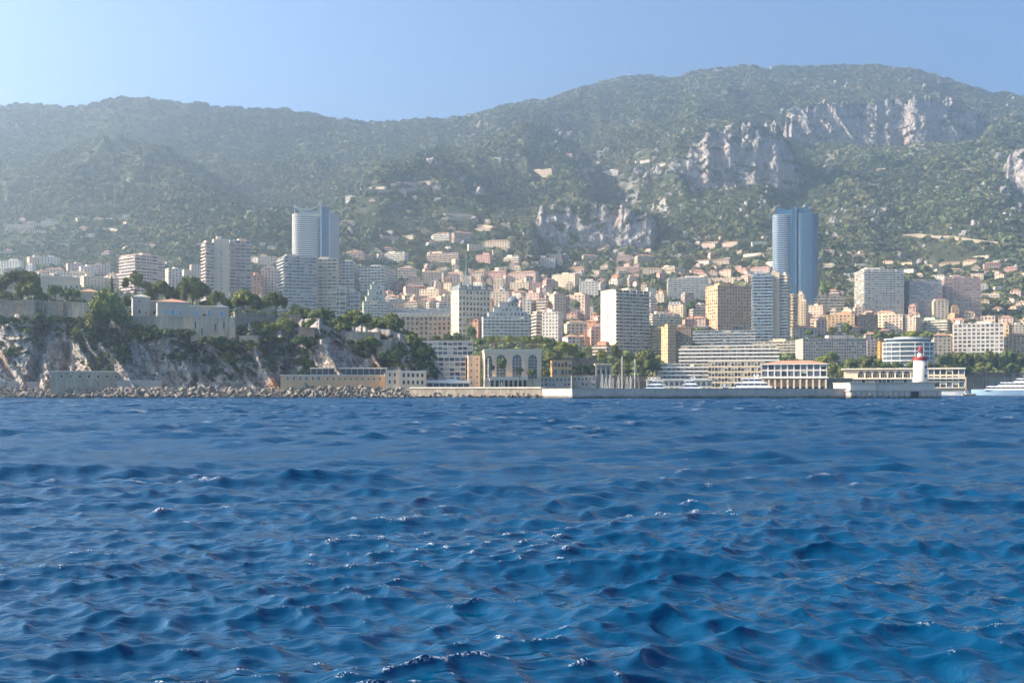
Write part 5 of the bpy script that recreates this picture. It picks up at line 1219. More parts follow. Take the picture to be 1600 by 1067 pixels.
# lighthouse
r = empty('lighthouse', (W(1438, 0, dj + 8).x, dj + 8, HB + 12.4 * mpx), 0, 'squat white round lighthouse with red gallery and red lantern cap on the jetty head', 'lighthouse')
LANDMARKS.append((1438, 570, 'the lighthouse'))
m1 = (dj + 8) / F
WT = mat('lighthouse_white', srgb(226, 214, 198), noise=.12, scale=.3, rough=.6, streak=True); RED = mat('lighthouse_red', srgb(160, 58, 50), rough=.45, noise=.15, scale=.8)
mb = MB(); mb.ring([(11.6 * m1, 0), (11.2 * m1, .6), (10.1 * m1, 34 * m1)], 32); mb.obj('tower', WT, r, True)
mb = MB(); mb.ring([(10.1 * m1, 34 * m1), (10.8 * m1, 34.4 * m1), (10.8 * m1, 35.8 * m1)], 32); mb.ring([(10.4 * m1, 35.9 * m1), (10.4 * m1, 39.4 * m1)], 32); mb.obj('gallery', RED, r)
q = MB(); q.tube((0, 0, 0), (0, 0, 2.0 * m1), .05, .05, 5); me = q.mesh('railing_post', RED)
for i in range(16): link('railing_post', me, r, loc=(10 * m1 * math.cos(i * math.pi / 8), 10 * m1 * math.sin(i * math.pi / 8), 39.4 * m1))
mb = MB(); mb.ring([(10.05 * m1 + math.cos(0) * 0 - .06, 41.2 * m1), (10.05 * m1, 41.4 * m1)], 24, cap=False); mb.obj('railing', RED, r)
mb = MB(); mb.ring([(4.6 * m1, 39.4 * m1), (4.2 * m1, 45 * m1)], 14); mb.obj('lantern_base', WT, r)
mb = MB(); mb.ring([(3.4 * m1, 45 * m1), (3.4 * m1, 49.5 * m1)], 12); mb.obj('lantern_glass', GL_PALE, r)
q = MB(); q.tube((0, 0, 0), (0, 0, 4.6 * m1), .09, .09, 5); me = q.mesh('lantern_post', RED)
for i in range(8): link('lantern_post', me, r, loc=(3.6 * m1 * math.cos(i * math.pi / 4), 3.6 * m1 * math.sin(i * math.pi / 4), 45 * m1))
mb = MB(); mb.ring([(5.0 * m1, 49.5 * m1), (4.4 * m1, 50.6 * m1), (2.0 * m1, 54 * m1), (.7 * m1, 55.4 * m1), (.5 * m1, 57 * m1), (.12, 59.5 * m1)], 14); mb.obj('cap', RED, r, True)
q = MB(); q.box(-.4, -.1, 0, .4, .1, 1.0); 
for z in (8, 22): o = q.obj('window', GL_DARK, r); o.location = (1.2, -11 * m1, z * m1)

# boulders
bm_v = []
M_BOUL = mat('boulder_limestone', srgb(160, 148, 134), noise=.5, scale=.7, rough=.95, rand=.2, bump=.1)
n, l = M_BOUL.node_tree.nodes, M_BOUL.node_tree.links; p = n['Principled BSDF']; src = p.inputs['Base Color'].links[0].from_socket
ge = n.new('ShaderNodeNewGeometry'); sx_ = n.new('ShaderNodeSeparateXYZ'); l.new(ge.outputs['Position'], sx_.inputs[0]); mr_ = n.new('ShaderNodeMapRange'); l.new(sx_.outputs[2], mr_.inputs[0]); mr_.inputs[1].default_value = 1.3; mr_.inputs[2].default_value = .4
mx_ = n.new('ShaderNodeMix'); mx_.data_type = 'RGBA'; l.new(mr_.outputs[0], mx_.inputs[0]); l.new(src, mx_.inputs[6]); mx_.inputs[7].default_value = (.05, .047, .035, 1); l.new(mx_.outputs[2], p.inputs['Base Color'])
for k in range(7):
    bm = bmesh.new(); bmesh.ops.create_icosphere(bm, subdivisions=2, radius=1)
    rr = random.Random(k); ax = [(Vector((rr.gauss(0, 1), rr.gauss(0, 1), rr.gauss(0, 1))).normalized(), rr.uniform(.45, .85)) for _ in range(9)]
    for v in bm.verts:
        for n_, c_ in ax:
            q_ = v.co.dot(n_)
            if q_ > c_: v.co -= n_ * (q_ - c_)
        v.co *= 1 + rr.uniform(-.04, .04)
    me = bpy.data.meshes.new('boulder'); bm.to_mesh(me); bm.free(); me.materials.append(M_BOUL); bm_v.append(me)
rb = random.Random(11); boul = []
def shore_d(px): return np.interp(px, [-340, 640, 845], [500, 499, 478])
for px in np.arange(-200, 846, 5.2):
    lim = 605.5 if px < 640 else 610.5
    if px > 800: lim = 610.5 + (px - 800) * .16
    if 440 < px < 600: lim = 604.0
    py = 622.6; row = 0
    while py > lim:
        s = .5 + rb.gammavariate(3, .14) * (1.15 if px < 640 else .95); dpt = shore_d(px) + row * 1.15 - 1 + rb.uniform(-.5, .5)
        boul.append((px + rb.uniform(-2.4, 2.4), py + rb.uniform(-1, 1), dpt, s)); py -= rb.uniform(2.9, 4.2); row += 1
vis = [b for b in boul if -4 < b[0] < 850]; vis.sort(key=lambda b: -b[3]); keep = set(id(b) for b in vis[:300])
rest = MB()
for b in boul:
    p = W(b[0], b[1], b[2]); me = rb.choice(bm_v); rot = (rb.uniform(0, 6), rb.uniform(-.5, .5), rb.uniform(0, 6)); sc = (b[3] * rb.uniform(.9, 1.5), b[3], b[3] * rb.uniform(.6, .95))
    if id(b) in keep: tag(link('boulder', me, None, p, rot, sc), 'one of the rough limestone boulders heaped along the waterline', 'boulder', 'boulders of the breakwater')
    else:
        M_ = Matrix.LocRotScale(p, Matrix.Rotation(rot[2], 3, 'Z').to_quaternion(), Vector(sc)); n = len(rest.v)
        rest.v += [tuple(M_ @ v.co) for v in me.vertices]
        for f in me.polygons: rest.f.append(tuple(n + i for i in f.vertices)); rest.m.append(0)
o = rest.obj('boulders', M_BOUL); o['kind'] = 'stuff'

# ---------------------------------------------------------------- boats
HULL = mat('yacht_white', srgb(238, 236, 232), rough=.25, spec=.6); HULLB = mat('yacht_pale_blue_grey', srgb(150, 176, 196), rough=.25, spec=.6)
MAST = mat('mast_alloy', srgb(236, 228, 216), rough=.4); DECKW = mat('teak_deck', srgb(180, 140, 100), rough=.8)
def hull(root, L, Wd, Hh, m, bow=1, draft=.8):
    ns = 18; secs = []
    for i in range(ns + 1):
        t = i / ns; x = (-.5 + t) * L
        b = Wd / 2 * (1 - max(0, (t - .55) / .45) ** 2.2) * (.86 + .14 * min(1, t * 5)); sh = Hh * (1 + .28 * max(0, t - .4) ** 1.5)
        secs.append([(x * bow, -b, sh), (x * bow - bow * .02 * L * max(0, t - .7), -b * .82, 0), (x * bow, 0, -draft), (x * bow - bow * .02 * L * max(0, t - .7), b * .82, 0), (x * bow, b, sh)])
    mb = MB()
    for s in secs: mb.v += s
    for i in range(ns):
        for j in range(4): mb.f.append((i * 5 + j, (i + 1) * 5 + j, (i + 1) * 5 + j + 1, i * 5 + j + 1)); mb.m.append(0)
        mb.f.append((i * 5, i * 5 + 4, (i + 1) * 5 + 4, (i + 1) * 5)); mb.m.append(1)
    mb.f.append((0, 1, 2, 3, 4)); mb.m.append(0)
    o = mb.obj('hull', [m, HULL if m != HULL else DECKW], root); 
    bm = bmesh.new(); bm.from_mesh(o.data); bmesh.ops.recalc_face_normals(bm, faces=bm.faces); bm.to_mesh(o.data); bm.free()
def deckhouse(root, x0, x1, wd, z0, h, bow, rake=.8, name='deckhouse'):
    """tapered deck with a dark window band and a proud roof"""
    mb = MB()
    def tier(a, b, c, d_, za, zb, w0, w1, mi):
        n = len(mb.v); mb.v += [(a * bow, -w0, za), (b * bow, -w0, za), (b * bow, w0, za), (a * bow, w0, za), (c * bow, -w1, zb), (d_ * bow, -w1, zb), (d_ * bow, w1, zb), (c * bow, w1, zb)]
        for q in ((0, 1, 5, 4), (1, 2, 6, 5), (2, 3, 7, 6), (3, 0, 4, 7), (4, 5, 6, 7)): mb.f.append(tuple(n + j for j in (q if bow > 0 else q[::-1]))); mb.m.append(mi)
    w = wd / 2
    tier(x0, x1, x0, x1 - rake * h * .3, z0, z0 + h * .34, w, w, 0)
    tier(x0 + .3, x1 - rake * h * .3 - .2, x0 + .3, x1 - rake * h * .85, z0 + h * .34, z0 + h * .76, w * .96, w * .93, 1)
    tier(x0 - 1.2, x1 - rake * h * .6, x0 - 1.0, x1 - rake * h, z0 + h * .76, z0 + h, w * 1.02, w, 0)
    mb.obj(name, [HULL, GL_DARK], root)
    k = max(2, int((x1 - x0) / 3.2)); q = MB(); q.box(-.14, -w * .99, z0 + h * .34, .14, w * .99, z0 + h * .76); me = q.mesh('window_post', HULL)
    for i in range(1, k): link('window_post', me, root, loc=((x0 + (x1 - rake * h - x0) * i / k) * bow, 0, 0))
def radar(root, x, z, s=1.0):
    mb = MB(); mb.box(x - .9 * s, -.8 * s, z, x + .9 * s, .8 * s, z + 1.4 * s); mb.box(x - .25 * s, -.25 * s, z + 1.4 * s, x + .25 * s, .25 * s, z + 3.6 * s); mb.box(x - .2 * s, -2 * s, z + 2.2 * s, x + .2 * s, 2 * s, z + 2.5 * s); mb.obj('radar_mast', HULL, root)
    for sx in (-1.5, 1.5): mb = MB(); mb.ring([(.1, z + 1.3 * s), (.75 * s, z + 1.7 * s), (.75 * s, z + 2.3 * s), (.1, z + 2.9 * s)], 10, cx=x + sx * s); mb.obj('radome', HULL, root, True)
def yacht(px0, px1, ytop, ywl, d, bow, decks, label, lm=None, hm=HULL, rel=0, cat='yacht', fracs=None):
    L = (px1 - px0) * d / F; H = (ywl - ytop) * d / F; al = math.atan(((px0 + px1) / 2 - 800) / F)
    r = empty('motor_yacht', ((px0 + px1) / 2 / F * d - 800 / F * d, d, 0), R(rel) - al, label, cat)
    hh = H * (.28 if decks > 1 else .4); hull(r, L, L * .19, hh, hm, bow)
    z = hh * 1.02; dh = (H * .90 - hh) / decks
    for k in range(decks):
        f0, f1 = (-.40 + .05 * k, .26 - .12 * k) if not fracs else fracs[k]
        deckhouse(r, f0 * L, f1 * L, L * .19 * (.82 - .12 * k), z, dh, bow); z += dh
    radar(r, -.08 * L * bow, z, max(.45, H * .06))
    mb = MB()
    for i in range(14): x = (-.46 + .9 * i / 13) * L; mb.box(x * bow - .04, -L * .07, hh, x * bow + .04, -L * .07 + .06, hh + .9)
    mb.box(-.46 * L, -L * .07, hh + .85, .44 * L, -L * .07 + .06, hh + .92); mb.obj('rail', MAST, r)
    if lm: LANDMARKS.append(((px0 + px1) / 2, (ytop + ywl) / 2, lm))
    return r
yacht(1146, 1232, 580, 613, 560, 1, 3, 'big white three-deck motor yacht moored behind the middle of the jetty', 'the big motor yacht', fracs=[(-.48, .25), (-.44, .16), (-.32, .05)])
yacht(988, 1045, 584, 612, 580, -1, 3, 'white motor yacht with stacked decks left of the white arcade yachts', 'the left motor yacht')
yacht(1062, 1112, 583, 612, 575, 1, 3, 'white motor yacht with radar mast in front of the white arcade')
yacht(1118, 1142, 594, 612, 585, -1, 2, 'smaller white cruiser just left of the big motor yacht')
yacht(692, 738, 580, 612, 560, 1, 2, 'white motor yacht with raked decks in front of the framed white hotel')
yacht(738, 760, 597, 611, 560, -1, 1, 'little white cruiser beside the tall-masted sailing yacht')
yacht(1523, 1660, 588, 617, 800, -1, 3, 'long white superyacht with pale blue hull cut by the right edge', 'the long superyacht', HULLB, fracs=[(-.46, .36), (-.40, .22), (-.30, .05)])
yacht(1462, 1510, 600, 617, 790, 1, 1, 'white motor boat lying just right of the jetty head')
r = empty('work_boat', (W(1514, 0, 770).x, 770, 0), 0, 'small tan tender with people-sized canopy between two white yachts', 'boat')
r['label'] = 'small tan tender with a stub mast between two white yachts'
hull(r, 9.5, 3, 1.0, DECKW, 1, .4); deckhouse(r, -2.5, 1.5, 2, 1.0, 1.6, 1); mb = MB(); mb.tube((-1, 0, 2.4), (-1, 0, 5.2), .07, .05); mb.obj('mast', MAST, r)
def sailboat(px, ytop, d, L, label, ywl=613, rake=0, two=False, boom=True, grp=None):
    H = (ywl - ytop) * d / F
    r = empty('sailboat', (W(px, 0, d).x, d, 0), R(rnd.choice([60, 75, 85, 100])), label, 'sailboat', grp)
    hull(r, L, L * .26, L * .09 + .4, HULL, 1, .6)
    mb = MB(); mb.box(-L * .2, -L * .08, L * .09 + .4, L * .15, L * .08, L * .09 + 1.1); mb.obj('cabin', HULL, r)
    t = .13 + H * .006
    mb = MB(); mb.tube((0, 0, .5), (rake * H, 0, H), t, t * .55, 7); mb.obj('mast', MAST, r)
    mb = MB()
    for f in (.42, .7): mb.tube((rake * H * f, -H * .055, H * f), (rake * H * f, H * .055, H * f), .05, .05, 4)
    mb.obj('spreader', MAST, r)
    if boom: mb = MB(); mb.tube((0, 0, 2.2), (-L * .38, 0, 2.3), .09 + H * .003, .08, 6); mb.obj('boom', MAST, r)
    mb = MB(); mb.tube((L * .48, 0, L * .09 + .4), (rake * H, 0, H * .97), .035, .03, 4); mb.obj('forestay', MAST, r)
    mb = MB(); mb.tube((-L * .48, 0, L * .09 + .4), (rake * H, 0, H * .97), .035, .03, 4); mb.obj('backstay', MAST, r)
    for s in (-1, 1): mb = MB(); mb.tube((0, s * L * .12, L * .09 + .4), (rake * H * .7, s * H * .055, H * .7), .03, .03, 4); mb.tube((rake * H * .7, s * H * .055, H * .7), (rake * H, 0, H * .97), .03, .03, 4); mb.obj('shroud', MAST, r)
    return r
sailboat(763, 551, 560, 24, 'tall-masted sailing yacht in front of the leftmost tall arch of the hall'); sailboat(758, 580, 550, 13, 'shorter sailboat just left of the tall-masted yacht by the hall')
sailboat(744, 578, 565, 12, 'sailboat with a bare mast before the plain stair tower')
for px, yt, L, lb in ((941, 577, 10, 'first small sailboat from the left in the mast cluster'), (947, 582, 9, 'short-masted second sailboat in the mast cluster'), (953, 578, 10, 'third sailboat of the cluster, before the right pillar of the gatehouse'),
                      (958, 583, 9, 'short-masted sailboat between gatehouse and the tall ketch'), (966, 580, 10, 'sailboat tucked against the left side of the tall ketch'),
                      (972, 549, 22, 'tall ketch with the highest mast of the cluster'), (980, 581, 10, 'sailboat between the two tallest masts of the cluster'), (985, 580, 9, 'slim sailboat just left of the second tall mast'),
                      (992, 554, 22, 'second tall-masted yacht beside the left motor yacht')):
    sailboat(px, yt, 600 + (px % 7) * 6, L, lb, rake=.0)
sailboat(1126, 592, 590, 9, 'single thin-masted sailboat left of the big motor yacht'); sailboat(784, 588, 560, 9, 'small sailboat before the colonnade of the harbour hall'); sailboat(893, 580, 600, 9, 'small sailboat at the left end of the stone quay wall')
# antenna masts on the far ridge
for px, py, h, lb in ((984, 119, 34, 'slender mast on the left shoulder of the summit'), (1204, 107, 40, 'mast with a block on top standing on the summit ridge')):
    z_ = float(terr((px - 800) / F * 3930, 3930)); r = empty('antenna_mast', ((px - 800) / F * 3930, 3930, z_ - 4), 0, lb, 'mast')
    mb = MB(); mb.tube((0, 0, 0), (0, 0, h * .75), 1.2, .8, 5); mb.obj('pole', STEEL, r); mb = MB(); mb.box(-2.6, -2, h * .62, 2.6, 2, h * .78); mb.obj('antenna_box', ROOFG, r)

# pale road walls traced along the slopes
for pts_, lb in (([(690, 346), (720, 345), (745, 343)], 'pale road wall high above the upper villas in the middle'), ([(745, 357), (775, 359)], 'short road wall right of the highest villas'),
                 ([(1322, 274), (1350, 271), (1392, 267)], 'pale track wall on the scree under the long cliff band'), ([(1100, 112), (1150, 112), (1215, 114)], 'thin pale wall running just below the summit ridge'),
                 ([(590, 303), (640, 300), (690, 293)], 'road wall under the village on the left spur'), ([(868, 268), (930, 268)], 'road cut running right from the long hillside building'),
                 ([(1440, 372), (1500, 376), (1560, 384)], 'road wall across the right wooded slope'), ([(110, 368), (160, 362), (200, 366)], 'road wall among the far left villas'), ([(900, 346), (930, 350)], 'low wall on the quarry floor')):
    P3 = [];
    for (xa, ya), (xb, yb) in zip(pts_, pts_[1:]):
        for k in range(6): P3.append((xa + (xb - xa) * k / 6, ya + (yb - ya) * k / 6))
    P3.append(pts_[-1]); Q = []
    for a_, b_ in P3:
        dd_ = hit(a_, b_) - 2; Q.append(Vector(((a_ - 800) / F * dd_, dd_, float(terr((a_ - 800) / F * dd_, dd_)))))
    for i in range(1, len(Q) - 1): Q[i].y = (Q[i - 1].y + Q[i].y + Q[i + 1].y) / 3
    o = empty('road_wall', Q[0], 0, lb, 'wall'); mb = MB()
    for p_, q_ in zip(Q, Q[1:]):
        p_, q_ = p_ - Q[0], q_ - Q[0]; n = len(mb.v)
        for v_ in (p_, q_):
            for dy, dz_ in ((0, -6), (0, 7), (5, 7), (5, -6)): mb.v.append((v_.x, v_.y + dy, v_.z + dz_))
        for j in range(4): mb.f.append((n + j, n + (j + 1) % 4, n + 4 + (j + 1) % 4, n + 4 + j)); mb.m.append(0)
    mb.obj('masonry', M_STONE2, o)
# ---------------------------------------------------------------- vegetation
def leaf_mat(name, c1, c2, scale, rand=.25):
    m = mat(name, c1, noise=.0, col2=c2, scale=scale, rough=.8, spec=.15, rand=rand); return m
LEAF_PINE = leaf_mat('pine_needles', (.27, .28, .065), (.07, .10, .03), .35, .12)
LEAF_TOWN = leaf_mat('broad_leaves', (.24, .26, .07), (.07, .10, .035), .4, .25)
LEAF_LIME = leaf_mat('yellow_green_leaves', (.42, .40, .06), (.20, .22, .045), .5, .1)
LEAF_CLIP = leaf_mat('clipped_pine_leaves', (.30, .30, .07), (.09, .13, .035), .5, .1)
def far_leaf(name, a_, b_, c_):
    m = bpy.data.materials.new(name); m.use_nodes = True; n, l = m.node_tree.nodes, m.node_tree.links; p = n['Principled BSDF']; p.inputs['Roughness'].default_value = .85; p.inputs['Specular IOR Level'].default_value = .1
    ge = n.new('ShaderNodeNewGeometry'); oi = n.new('ShaderNodeObjectInfo')
    def nz_(sc, d_=3):
        z = n.new('ShaderNodeTexNoise'); z.inputs['Scale'].default_value = sc; z.inputs['Detail'].default_value = d_; l.new(ge.outputs['Position'], z.inputs[0]); r_ = n.new('ShaderNodeMapRange'); r_.inputs[1].default_value = .38; r_.inputs[2].default_value = .62; l.new(z.outputs[0], r_.inputs[0]); return r_.outputs[0]
    def mx_(f, x, y):
        q = n.new('ShaderNodeMix'); q.data_type = 'RGBA'; l.new(f, q.inputs[0])
        for i, c in ((6, x), (7, y)):
            if isinstance(c, tuple): q.inputs[i].default_value = (*c, 1)
            else: l.new(c, q.inputs[i])
        return q.outputs[2]
    c = mx_(nz_(.0045, 4), a_, b_); c = mx_(nz_(.02, 3), c, c_)
    hs = n.new('ShaderNodeHueSaturation'); mr_ = n.new('ShaderNodeMapRange'); mr_.inputs[3].default_value = .6; mr_.inputs[4].default_value = 1.4; l.new(oi.outputs['Random'], mr_.inputs[0]); l.new(mr_.outputs[0], hs.inputs['Value']); l.new(c, hs.inputs['Color']); l.new(hs.outputs[0], p.inputs['Base Color'])
    return m
LEAF_FAR = far_leaf('scrub_leaves', (.06, .085, .038), (.15, .155, .065), (.085, .11, .045))
BARK = mat('bark', srgb(120, 100, 84), noise=.4, scale=1.5, rough=.95)

def crown_mesh(name, seed, kind, m):
    """leaf cards over many small pads; unit crown: x, y in -1..1, z in 0..1"""
    g = np.random.default_rng(seed); pads = []
    if kind == 'umbrella':
        for _ in range(26):
            a = g.uniform(0, 6.28); r = math.sqrt(g.uniform(0, 1)) * .82
            pads.append((r * math.cos(a), r * math.sin(a), .68 - .5 * r ** 2 - (g.uniform(0, .3) if g.random() < .4 else 0), g.uniform(.18, .32), g.uniform(.16, .26)))
    elif kind == 'round':
        for _ in range(24):
            v = g.normal(size=3); v /= np.linalg.norm(v); r = g.uniform(.35, .72)
            pads.append((v[0] * r, v[1] * r, .5 + v[2] * r * .48, g.uniform(.24, .38), g.uniform(.15, .22)))
    elif kind == 'cypress':
        for i in range(14):
            z = .05 + .9 * i / 13; r = .9 * (1 - z) ** .6 * (.5 + .5 * min(1, z * 5)); pads.append((g.uniform(-.15, .15), g.uniform(-.15, .15), z, max(.15, r * .8), .09))
    elif kind == 'wispy':
        for _ in range(20):
            a = g.uniform(0, 6.28); r = g.uniform(.1, .85); pads.append((r * math.cos(a), r * math.sin(a), .25 + .5 * (1 - r) + g.uniform(-.1, .2), g.uniform(.12, .26), g.uniform(.08, .16)))
    V, Fc = [], []
    N = 150
    for cx, cy, cz, rx, rz in pads:
        v = g.normal(size=(N, 3)); v /= np.linalg.norm(v, axis=1)[:, None]; rad = g.uniform(.72, 1.06, N)[:, None]
        c = np.array([cx, cy, cz]) + v * rad * np.array([rx, rx, rz])
        nrm = v + g.normal(size=(N, 3)) * .55; nrm /= np.linalg.norm(nrm, axis=1)[:, None]
        t1 = np.cross(nrm, g.normal(size=(N, 3))); t1 /= np.linalg.norm(t1, axis=1)[:, None]; t2 = np.cross(nrm, t1)
        s1, s2 = g.uniform(.035, .075, N)[:, None], g.uniform(.03, .06, N)[:, None]; sz = np.array([1, 1, .7])
        base = len(V) * 0
        Q = np.stack([c - t1 * s1 * sz - t2 * s2 * sz * .6, c + t1 * s1 * sz - t2 * s2 * sz, c + t1 * s1 * sz * .5 + t2 * s2 * sz, c - t1 * s1 * sz + t2 * s2 * sz * .8], 1)
        V.append(Q.reshape(-1, 3))
    for cx, cy, cz, rx, rz in pads:       # dense inner mass so that the crown is not see-through everywhere
        pass
    V = np.concatenate(V); nq = len(V) // 4
    me = bpy.data.meshes.new(name); me.from_pydata(V.tolist(), [], np.arange(nq * 4).reshape(-1, 4).tolist())
    bm = bmesh.new(); bm.from_mesh(me)
    for cx, cy, cz, rx, rz in pads:
        M_ = Matrix.Translation((cx, cy, cz)) @ Matrix.Diagonal((rx * .74, rx * .74, rz * .74, 1)); bmesh.ops.create_icosphere(bm, subdivisions=1, radius=1, matrix=M_)
    bm.to_mesh(me); bm.free(); me.materials.append(m); return me
CR = {}
for kd, m_, n_ in (('umbrella', LEAF_PINE, 5), ('round', LEAF_TOWN, 4), ('cypress', LEAF_PINE, 1), ('wispy', LEAF_PINE, 1)):
    CR[kd] = [crown_mesh('crown', 100 + i, kd, m_) for i in range(n_)]
CR['lime'] = [crown_mesh('crown', 201, 'round', LEAF_LIME)]
CR['clip'] = [crown_mesh('crown', 211 + i, 'umbrella', LEAF_CLIP) for i in range(2)]
CR['broad'] = [crown_mesh('crown', 221, 'round', LEAF_CLIP)]
def trunk_mesh(seed, crown_w, crown_z, h, kind):
    rr = random.Random(seed); mb = MB(); rad = max(.18, crown_w * .05); lean = rr.uniform(-.08, .08) * h
    top = Vector((lean, 0, max(crown_z * 1.02, h * .4))); mb.tube((0, 0, -1.5), (lean * .4, 0, top.z * .55), rad * 1.3, rad, 7); mb.tube((lean * .4, 0, top.z * .55), tuple(top), rad, rad * .75, 7)
    if kind in ('umbrella', 'clip', 'wispy', 'round', 'broad', 'lime'):
        for i in range(6):
            a = rr.uniform(0, 6.28); l = crown_w * rr.uniform(.4, .75); mb.tube(tuple(top - Vector((0, 0, rr.uniform(0, .25) * top.z))), (top.x + l * math.cos(a), l * math.sin(a), crown_z + (h - crown_z) * rr.uniform(.35, .6)), rad * .5, rad * .18, 5)
    return mb.mesh('trunk', BARK)
NT = [0]
KN = {'umbrella': 'umbrella_pine', 'round': 'broadleaf_tree', 'cypress': 'cypress_tree', 'wispy': 'wispy_pine', 'lime': 'yellow_green_tree', 'clip': 'clipped_pine', 'broad': 'broad_tree'}
def tree(px, ytop, ycb, hw, ybase, d, kind='umbrella', label=None, base_z=None):
    """crown from ytop to ycb, half width hw, trunk foot at ybase"""
    NT[0] += 1; mpx = d / F; p = W(px, ybase, d)
    if base_z is not None: p.z = base_z
    h = H0 + (YH - ytop) * mpx - p.z; cz = H0 + (YH - ycb) * mpx - p.z; w_ = hw * mpx
    r = empty(KN[kind], p, rnd.uniform(0, 6.28)); r.rotation_euler.z = 0
    link('trunk', trunk_mesh(NT[0], w_, max(.3, cz), h, kind), r)
    c = link('crown', rnd.choice(CR[kind]), r, (0, 0, max(.3, cz)), (0, 0, rnd.uniform(0, 6.28)), (w_, w_ * .95, (h - max(.3, cz)) * 1.08))
    if label: tag(r, label, 'tree')
    else: AUTO.append((r, px, (ytop + ybase) / 2, {'umbrella': 'dark umbrella pine', 'round': 'round dark green tree', 'cypress': 'slim cypress', 'wispy': 'wispy pine', 'lime': 'yellow-green tree', 'clip': 'clipped pale green tree', 'broad': 'broad green tree'}[kind], 'tree'))
    return r
pines = [(-22, 424, 462, 30, 474, 560), (33, 420, 447, 34, 472, 566), (44, 438, 464, 24, 474, 548), (87, 443, 462, 13, 475, 545), (112, 448, 467, 14, 476, 545), (8, 452, 470, 16, 476, 552), (66, 455, 472, 14, 476, 556), (140, 450, 462, 12, 474, 575),
 (246, 436, 462, 23, 474, 572), (300, 431, 468, 27, 490, 566), (272, 446, 468, 14, 486, 575), (232, 452, 474, 13, 488, 578), (339, 452, 476, 16, 490, 560), (382, 451, 482, 26, 494, 556), (429, 454, 480, 20, 496, 556),
 (452, 484, 508, 22, 522, 545), (474, 478, 500, 18, 520, 552), (504, 478, 503, 22, 524, 545), (557, 482, 510, 27, 524, 543), (612, 489, 516, 22, 530, 540), (447, 491, 520, 17, 528, 530), (420, 500, 518, 17, 526, 530), (397, 499, 520, 15, 526, 529),
 (488, 494, 516, 18, 526, 532), (524, 496, 514, 18, 524, 538), (584, 500, 518, 16, 526, 536), (642, 520, 540, 18, 544, 532), (628, 532, 546, 14, 548, 530), (536, 504, 520, 15, 526, 530), (462, 474, 494, 13, 510, 566), (590, 494, 512, 13, 524, 552), (650, 530, 548, 12, 552, 536)]
for a in pines: tree(*a)
tree(212, 425, 458, 21, 476, 562, 'wispy', 'wispy fan-shaped pine standing left of the dark pines above the villa')
tree(168, 455, 508, 32, 520, 519, 'broad', 'big broad bushy tree spilling over the rampart with sunlit yellow-green top')
tree(150, 480, 520, 24, 528, 516, 'round', 'dark lower half-hidden tree clinging below the broad bushy tree')
tree(190, 478, 515, 20, 526, 517, 'round', 'dark tree between the broad bushy tree and the villa turret wall')
tree(175, 433, 461, 5, 464, 560, 'cypress', 'slim dark cypress rising behind the broad bushy tree')
tree(404, 470, 486, 12, 494, 570, 'round'); tree(360, 466, 486, 12, 492, 574, 'round'); tree(200, 462, 480, 12, 486, 572, 'round'); tree(320, 470, 482, 10, 488, 572, 'round')
